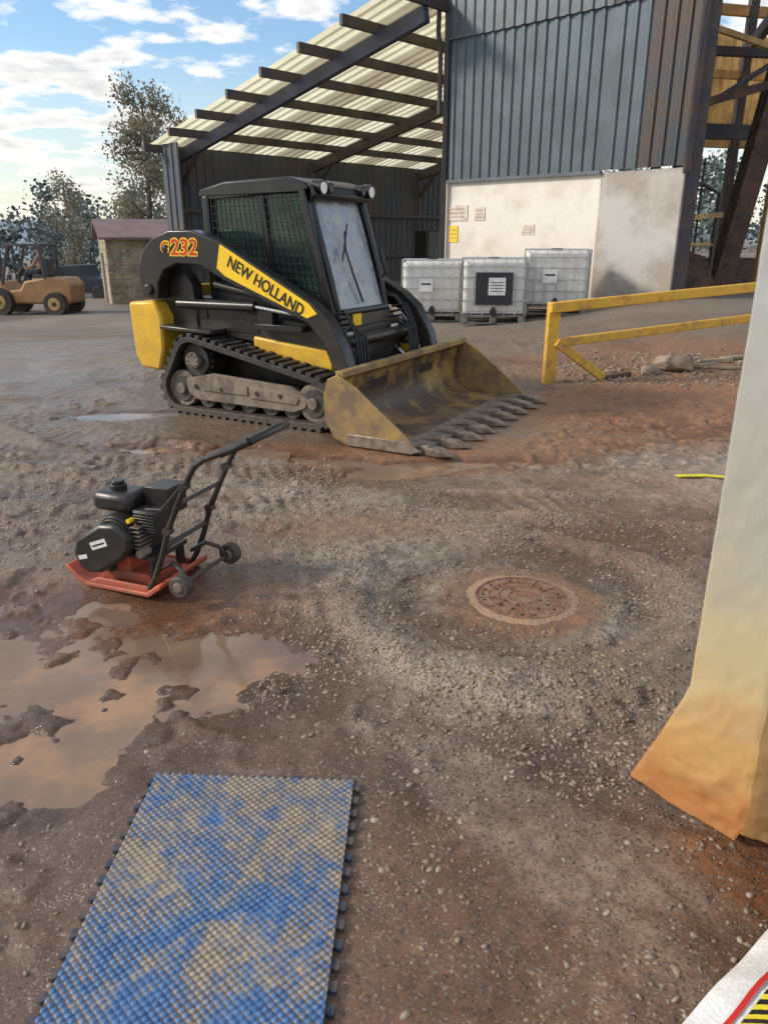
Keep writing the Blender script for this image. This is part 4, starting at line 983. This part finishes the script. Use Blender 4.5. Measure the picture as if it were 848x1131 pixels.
# ------------------------------------------------------------------ trees
def leaves(cent,n,sig,size):
    c_=cent[rng.integers(0,len(cent),n)]+rng.normal(size=(n,3))*sig
    a=rng.normal(size=(n,3)); a/=np.linalg.norm(a,axis=1)[:,None]; b=np.cross(a,rng.normal(size=(n,3))); b/=np.linalg.norm(b,axis=1)[:,None]
    s_=size*(.5+rng.random(n))[:,None]; a*=s_; b*=s_*.7
    V=np.stack([c_-a-b*.2,c_+b,c_+a+b*.2,c_-b],1).reshape(-1,3); F_=np.arange(4*n).reshape(-1,4); return V,F_
def tree(name,x,y,h,sp,nl,ls,lm,seed,conifer=False):
    random.seed(seed); z0=hz(x,y)-.2; e=empty(name,(x,y,z0)); mb=MB(); tips=[]
    tr=[(0,0,0)]; 
    for k in range(1,7): tr.append((tr[-1][0]+random.uniform(-.04,.04)*h*.5,tr[-1][1]+random.uniform(-.04,.04)*h*.5,h*.92*k/6))
    mb.tube(tr,[h*.022*(1-.85*k/6) for k in range(7)],8)
    nb=34 if not conifer else 50
    for k in range(nb):
        t=.25+.73*(k/nb); i=min(5,int(t*6)); f=t*6-i; p=Vector(tr[i]).lerp(Vector(tr[i+1]),f)
        a=random.random()*6.28; ln=sp*(1-abs(t-.5)*1.1)*random.uniform(.6,1.1) if not conifer else sp*(1.02-t)*random.uniform(.7,1.1)
        up=.55 if not conifer else -.1
        d_=Vector((math.cos(a),math.sin(a),up+random.uniform(-.2,.3))).normalized()
        pts=[p]; 
        for s_ in range(4): d_=(d_+Vector((random.uniform(-.25,.25),random.uniform(-.25,.25),random.uniform(-.1,.25)))).normalized(); pts.append(pts[-1]+d_*ln/4)
        r0=h*.008*(1.1-t); mb.tube(pts,[r0,r0*.8,r0*.6,r0*.4,r0*.15],5); tips+=[tuple(q_) for q_ in pts[2:]]
        for s_ in range(3):
            q0=pts[random.randint(1,4)]; q1=q0+Vector((random.uniform(-1,1),random.uniform(-1,1),random.uniform(-.2,1)))*ln*.3; mb.tube([q0,q1],[r0*.4,r0*.1],4); tips.append(tuple(q1))
    mb.obj('trunk_and_branches',[m_bark],e)
    V,F_=leaves(np.array(tips),nl,h*.028,ls); o=npmesh('foliage',V,F_,[lm]); o.parent=e
tree('birch_tree',-12.3,42,10.8,2.5,9000,.075,m_leafaut_haze,2)
tree('birch_tree',-10.8,46,10.2,2.7,8000,.085,m_leafaut_haze,5)
tree('conifer_tree',-21.6,38,8.2,1.7,6500,.08,m_leaf,9,True)
tree('bare_tree',-15.9,52,7.2,2.2,2500,.08,m_leafaut_haze,12)
tree('bare_tree',-20.5,52,8.4,2.2,2500,.08,m_leafaut_haze,17)
tree('bare_tree',8.0,46,9.0,3,2500,.1,m_leafaut_haze,14)
C=[];tr_=MB()
for k in range(120):
    x=rng.uniform(-90,-12) if k<85 else rng.uniform(0,50); y=rng.uniform(62,95); h=rng.uniform(5.8,9.0)*(y/78); z0=hz(x,y)
    tr_.cyl((x,y,z0),(x,y,z0+h*.8),.16,.04,n=5)
    for j in range(30): 
        t=rng.random(); C.append((x+rng.normal()*1.3*(1.15-t),y+rng.normal()*1.2,z0+h*(.12+.88*t)))
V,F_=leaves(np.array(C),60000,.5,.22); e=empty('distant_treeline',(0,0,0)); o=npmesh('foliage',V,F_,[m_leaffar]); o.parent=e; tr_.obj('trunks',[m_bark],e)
hx=np.linspace(-500,500,160); hy=np.linspace(150,420,40); HX,HY=np.meshgrid(hx,hy)
HZ=-5+S((HY-150)/130)*(8+9*(fbm(HX*.008+2,HY*.006,2,3)-.3))+1.5*(fbm(HX*.12,HY*.12,4,3)-.5)
i4=np.arange(HX.size).reshape(HX.shape); F4=np.stack([i4[:-1,:-1],i4[:-1,1:],i4[1:,1:],i4[1:,:-1]],-1).reshape(-1,4)
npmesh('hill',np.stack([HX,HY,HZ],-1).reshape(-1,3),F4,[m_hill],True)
# ------------------------------------------------------------------ world / light
el=30; az_to=Vector((-.93,-.05,0)).normalized()
W=bpy.data.worlds.new('World'); sc.world=W; W.use_nodes=True; nt=W.node_tree; N=nt.nodes
bgn=N['Background']; sky=N.new('ShaderNodeTexSky'); sky.sky_type='NISHITA'; sky.sun_disc=False; sky.sun_elevation=R(el); sky.sun_rotation=math.atan2(az_to.x,az_to.y)%(2*math.pi); sky.air_density=1.2; sky.dust_density=.6
tc=N.new('ShaderNodeTexCoord'); sp=N.new('ShaderNodeSeparateXYZ'); lnk(nt,tc.outputs['Generated'],sp.inputs[0])
zz=mth('ADD',mth('MAXIMUM',sp.outputs[2],0.0),.16)
cb=N.new('ShaderNodeCombineXYZ'); lnk(nt,mth('DIVIDE',sp.outputs[0],zz),cb.inputs[0]); lnk(nt,mth('DIVIDE',sp.outputs[1],zz),cb.inputs[1]); cb.inputs[2].default_value=4.1
nc=noise(3.4,12,.55,cb.outputs[0]); nc2=noise(9,9,.6,cb.outputs[0]); nbg=noise(.9,3,.5,cb.outputs[0])
cfac=mth('ADD',nc.outputs[0],mth('MULTIPLY',mth('SUBTRACT',nbg.outputs[0],.5),.35))
cm=ramp(cfac,(.46,(0,0,0)),(.54,(1,1,1)))
core=ramp(cfac,(.52,(1,1,1)),(.66,(.0,.0,.0)))
hzf=ramp(sp.outputs[2],(0,(1,1,1)),(.20,(0,0,0)))
cc=mix(core,(4.9,4.9,5.0),mix(nc2.outputs[0],(6.6,6.4,6.2),(9.5,9.2,8.7)))
skyb=mix(1.0,sky.outputs[0],(.88,1.04,1.22),'MULTIPLY')
skyc=mix(mth('MULTIPLY',cm,.92),skyb,cc)
skyc=mix(mth('MULTIPLY',hzf,.55),skyc,(7.4,6.7,6.0))
lnk(nt,skyc,bgn.inputs['Color']); bgn.inputs['Strength'].default_value=.15
sl_=bpy.data.lights.new('sun','SUN'); sl_.energy=3.2; sl_.angle=R(8); sl_.color=(1,.90,.76); so_=bpy.data.objects.new('sun',sl_); COL.objects.link(so_)
tos=Vector((az_to.x*math.cos(R(el)),az_to.y*math.cos(R(el)),math.sin(R(el)))); so_.rotation_euler=tos.to_track_quat('Z','Y').to_euler(); so_.location=(-20,0,20)
# ------------------------------------------------------------------ camera
cd=bpy.data.cameras.new('camera'); cd.sensor_fit='VERTICAL'; cd.sensor_height=36; cd.lens=830/1131*36; cd.clip_end=3000; cd.clip_start=.05
co=bpy.data.objects.new('camera',cd); COL.objects.link(co); co.location=(0,0,1.55); co.rotation_euler=(R(90-20.08),0,0); sc.camera=co
sc.view_settings.view_transform='Standard'; sc.view_settings.look='None'; sc.view_settings.exposure=0
